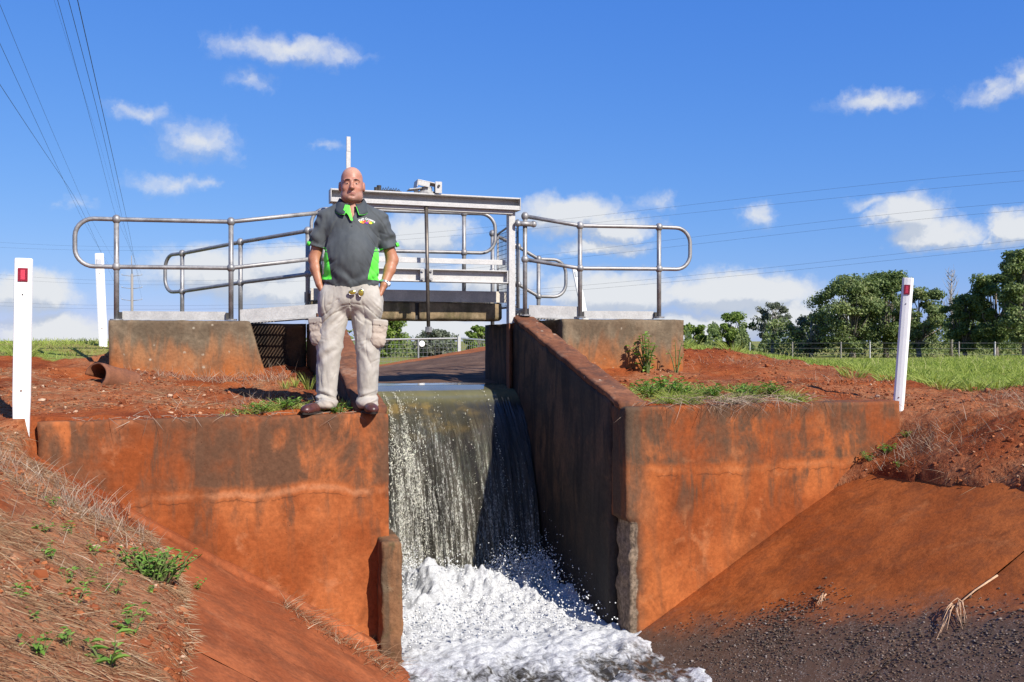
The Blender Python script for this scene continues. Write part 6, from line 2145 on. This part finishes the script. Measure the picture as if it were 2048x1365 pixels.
def man_parts():
    body(); shirt(); tr = trousers()
    # collar: two soft leaves standing round the neck, with green piping
    rows = 5
    for s in (-1, 1):
        n = 18
        V, q = [], []
        edge = []
        for i in range(n + 1):
            u = i / n                                     # 0 front point, 1 back of the neck
            a = math.radians(-90 + s * (16 + 164 * u))
            for j in range(rows):
                v = j / (rows - 1)                        # 0 top fold, 1 free lower edge
                r = .0745 + .006 * (1 - u) + .044 * v * (1 - .25 * u)
                zz = 1.474 + .048 * ss(u, .02, .5) - v * (.056 + .030 * (1 - u)) - .004 * math.sin(u * 9)
                p = np.array([HX + r * math.cos(a) * 1.08, .012 + r * math.sin(a) * 1.02, zz])
                if u < .35: p[0] += s * (.35 - u) * .035 * v; p[1] -= (.35 - u) * .05 * v
                V.append(p)
                if j == rows - 1: edge.append(p + np.array([0, 0, .001]))
        for i in range(n):
            for j in range(rows - 1):
                a0 = i * rows + j
                q.append([a0, a0 + rows, a0 + rows + 1, a0 + 1])
        o = mk('collar', np_mesh('collar', V, q if s > 0 else [r[::-1] for r in q], None, True), M_COLLAR, man)
        sd = o.modifiers.new('thickness', 'SOLIDIFY'); sd.thickness = .006; sd.offset = 0
        fr = [V[j] for j in range(rows)]
        Geo().tube([p + np.array([0, -.002, 0]) for p in fr[1:]] + edge[1:], .0021, 6).obj('piping', M_GREEN, o, True)
    # green inside of the placket, folded open on the left of the picture
    V = [(HX - .046, -.084, 1.462), (HX - .006, -.132, 1.347), (HX + .006, -.132, 1.345), (HX - .016, -.088, 1.458), (HX - .058, -.098, 1.425), (HX - .024, -.123, 1.385)]
    g = Geo().add([V[0], V[4], V[5], V[1], V[2], V[3]], [], [[0, 1, 2], [0, 2, 5], [2, 3, 4], [2, 4, 5]])
    o = g.obj('placket', M_GREEN, man)
    sd = o.modifiers.new('thickness', 'SOLIDIFY'); sd.thickness = .005; sd.offset = 0
    # green sleeve cuffs
    for sh_, el_, s in ((SHL, ELL, -1), (SHR, ELR, 1)):
        a, b = np.array(sh_) + np.array([-s * .01, 0, .0]), np.array(sh_) * .22 + np.array(el_) * .78
        d = (b - a) / np.linalg.norm(b - a)
        c = a + (b - a) * .885
        u = np.cross(d, [0, 1, 0]); u /= np.linalg.norm(u); w = np.cross(d, u)
        V, q = [], []
        n = 16
        for i in range(n + 1):
            # the band covers the outer half of the sleeve
            an = math.radians(-42 + 84 * i / n) + (0 if (u[0] * s) > 0 else math.pi)
            dirv = u * math.cos(an) + w * math.sin(an)
            for k in (-.015, .012):
                V.append(c + d * k + dirv * .0745)
        for i in range(n): q.append([2 * i, 2 * i + 1, 2 * i + 3, 2 * i + 2])
        o = Geo().add(V, q).obj('sleeve_cuff', M_GREEN, man, True)
        sd = o.modifiers.new('thickness', 'SOLIDIFY'); sd.thickness = .007; sd.offset = 0
    # eyes and brows
    for s in (-1, 1):
        e = Geo().ball((0, 0, 0), (.0110, .0108, .0046), 14, 9).obj('eye', M_EYEW, man, True)
        e.location = (HX + s * .031, -.0850, 1.6125)
        Geo().ball((0, -.0088, -.0003), (.0050, .003, .0046), 10, 7).obj('iris', M_IRIS, e, True)
        pts = [(HX + s * .013, -.1035, 1.638), (HX + s * .028, -.1015, 1.6405), (HX + s * .044, -.0905, 1.639), (HX + s * .055, -.078, 1.633)]
        Geo().tube(pts, [.0022, .0036, .0032, .0014], 7).obj('eyebrow', M_BROW, man, True)
    # shoes
    for cx, ang, k in ((-.190, 30, 0), (.128, -9, 1)):
        f = Field((-.09, -.26, -.012), (.09, .10, .13), .005)
        f.add(f.ell((0, -.13, .034), (.047, .105, .040)), 0).add(f.ell((0, -.19, .028), (.043, .055, .030)), .02).add(f.ell((0, .02, .042), (.040, .062, .052)), .03).add(f.cone((0, .015, .05), (0, .02, .11), .040, .042), .02)
        f.f = np.maximum(f.f, .012 - f.Z)
        V, Q = f.mesh('shoe')
        V = smooth_mesh(V, Q, 1)
        sh_o = mk('shoe', np_mesh('shoe', V, Q, None, True), M_LEATHER, man)
        sh_o.location = (cx - .005, -.005, 0); sh_o.rotation_euler = (0, 0, math.radians(-ang))
        P = []
        for i in range(28):
            a = 2 * math.pi * i / 28
            x, y = math.cos(a), math.sin(a)
            yy = -.095 + y * .150
            wdt = .050 if yy < -.06 else .043
            P.append((x * wdt * (1 - .25 * (abs(y) ** 4)), yy))
        V = [(x, y, z) for z in (0, .016) for x, y in P]
        n = len(P)
        g = Geo().add(V + [(0, -.09, 0), (0, -.09, .016)], [[i, (i + 1) % n, n + (i + 1) % n, n + i] for i in range(n)], [[2 * n, (i + 1) % n, i] for i in range(n)] + [[2 * n + 1, n + i, n + (i + 1) % n] for i in range(n)])
        g.obj('sole', M_SOLE, sh_o)
        for j in range(4):
            Geo().tube([(-.018, -.085 - j * .018, .0735 - j * .004), (0, -.09 - j * .018, .0775 - j * .004), (.018, -.085 - j * .018, .0735 - j * .004)], .0025, 5).obj('lace', M_SOLE, sh_o, True)
    # cargo pockets with flaps
    for x0, x1, y0, zc, rz, nm in ((-.262, -.185, -.02, .575, 28, 0), (.150, .245, -.06, .560, -16, 1)):
        f = Field((-.075, -.06, -.13), (.075, .06, .12), .005)
        f.add(f.box((0, 0, -.012), (.056, .030, .088), .024), 0)
        f.add(f.ell((0, -.008, -.05), (.050, .034, .045)), .02)
        V, Q = f.mesh('cargo_pocket')
        V = smooth_mesh(V, Q, 1)
        V = V + np.stack([.008 * fbm(V * 22, 3, 70 + k) for k in range(3)], 1)
        o = mk('cargo_pocket', np_mesh('cargo_pocket', V, Q, None, True), M_KHAKI, man)
        o.location = ((x0 + x1) / 2, y0, zc); o.rotation_euler = (0, math.radians(-5 if nm == 0 else 6), math.radians(-rz if nm == 0 else -rz))
        g = Geo().box((-.058, -.033, .050), (.058, .02, .100))
        fl_ = g.obj('pocket_flap', M_KHAKI, o, bevel=.013)
        Geo().tube([(0, -.036, .062), (0, -.031, .062)], .007, 10).obj('button', M_KHAKI, o)
    # wrist watch on the right-hand wrist of the picture
    w, e_ = np.array(WRR), np.array(ELR)
    d = (e_ - w) / np.linalg.norm(e_ - w)
    c = w + d * .012
    u = np.cross(d, [0, 1, 0]); u /= np.linalg.norm(u); v = np.cross(d, u)
    P = [c + .0335 * (u * math.cos(a) + v * math.sin(a)) for a in np.linspace(0, 2 * math.pi, 24, endpoint=False)]
    wb = Geo().tube(P, .0065, 6, closed=True).tube([p + d * .008 for p in P], .0055, 6, closed=True).obj('watch_band', M_STEEL, man, True)
    out = u if u[0] > 0 else -u
    fd = (out * .75 + np.array([0, -.66, 0])); fd /= np.linalg.norm(fd)
    Geo().tube([c + d * .004 + fd * .028, c + d * .004 + fd * .042], .0185, 18).obj('watch_case', M_STEEL, wb, True)
    Geo().tube([c + d * .004 + fd * .0421, c + d * .004 + fd * .0432], .0145, 18).obj('watch_dial', M_DIAL, wb, True)
    # writing and fruit emblem on the chest
    def chest_y(x, z):
        """front of the shirt at x, z"""
        return None
    deps = bpy.context.evaluated_depsgraph_get()
    so_ = [c for c in man.children if c.name.startswith('polo_shirt')][0]
    def front(x, z):
        ok, loc, nrm, i = so_.ray_cast(Vector((x, -.6, z)), Vector((0, 1, 0)))
        return (loc.y if ok else -.12)
    bpy.context.view_layer.update()
    tx = bpy.data.curves.new('shirt_text', 'FONT')
    tx.body = 'FNQ Growers'
    tx.size = .030; tx.align_x = 'CENTER'; tx.extrude = 0.0; tx.resolution_u = 2; tx.offset = .0006
    to = bpy.data.objects.new('shirt_text', tx); COL.objects.link(to)
    deps.update()
    me = bpy.data.meshes.new_from_object(to.evaluated_get(bpy.context.evaluated_depsgraph_get()))
    bpy.data.objects.remove(to)
    R = .085
    cx, cz = .118, 1.358
    width = max(v.co.x for v in me.vertices) - min(v.co.x for v in me.vertices)
    sc_ = .112 / width
    for v_ in me.vertices:
        a = v_.co.x * sc_ / R
        r = R + v_.co.y * sc_ * 1.25
        x, z = cx + r * math.sin(a), cz - R + r * math.cos(a)
        v_.co = Vector((x, front(x, z) - .0025, z))
    me.materials.clear()
    mk('shirt_lettering', me, simple_mat('white_print', (.78, .78, .75), .6), man)
    cols = [('orange_print', (.80, .22, .02)), ('red_print', (.65, .03, .03)), ('purple_print', (.18, .03, .30)), ('yellow_print', (.85, .62, .03)), ('pink_print', (.8, .25, .2)), ('leaf_print', (.10, .30, .04))]
    spots = [(-.030, -.004, .012, 0), (-.015, .003, .010, 1), (.0, -.006, .011, 2), (.012, .004, .009, 4), (.026, -.004, .012, 3), (-.004, .006, .006, 5), (.039, -.001, .008, 5), (-.043, -.002, .008, 3)]
    mats = [simple_mat(n_, c_, .6) for n_, c_ in cols]
    for dx, dz, r, k in spots:
        V = []
        for i in range(12):
            a = 2 * math.pi * i / 12
            x, z = cx + dx + r * math.cos(a), cz - .014 + dz + r * .8 * math.sin(a)
            V.append((x, front(x, z) - .0022 - .0004 * k, z))
        Geo().add(V, [], [[0, i, i + 1] for i in range(1, 11)]).obj('fruit_emblem', mats[k], man)
    # two buttons on the placket
    for z in (1.335, 1.31):
        y = front(HX, z)
        Geo().tube([(HX, y - .003, z), (HX, y + .002, z)], .005, 10).obj('button', M_COLLAR, man)
man_parts()

# gold-lensed sunglasses hooked on the waistband
def shades():
    e = empty('sunglasses', (0, 0, 0), 'gold lensed sunglasses hanging from the waistband of the man', 'sunglasses')
    mw = Matrix.Translation(man.location) @ Matrix.Rotation(math.radians(-8), 4, 'Z')
    p = mw @ Vector((.045, -.175, .845))
    e.location = p; e.rotation_euler = (0, 0, math.radians(-8))
    for x, z, rx, rz in ((.030, -.005, .020, .024), (-.030, -.003, .026, .015)):
        l = Geo().ball((x, 0, z), (rx, .006, rz), 16, 9).obj('lens', M_GOLD, e, True)
        Geo().tube([(x + (rx + .001) * math.cos(a), -.001, z + (rz + .001) * math.sin(a)) for a in np.linspace(0, 2 * math.pi, 20, endpoint=False)], .0018, 5, closed=True).obj('lens_rim', M_STEEL, l, True)
    Geo().tube([(.010, 0, .006), (0, -.003, .012), (-.008, 0, .004)], .0020, 6).obj('bridge', M_STEEL, e, True)
    Geo().tube([(.035, .002, .02), (.037, .012, .035), (.035, .03, .03)], .0020, 6).obj('temple_arm', M_STEEL, e, True)
shades()
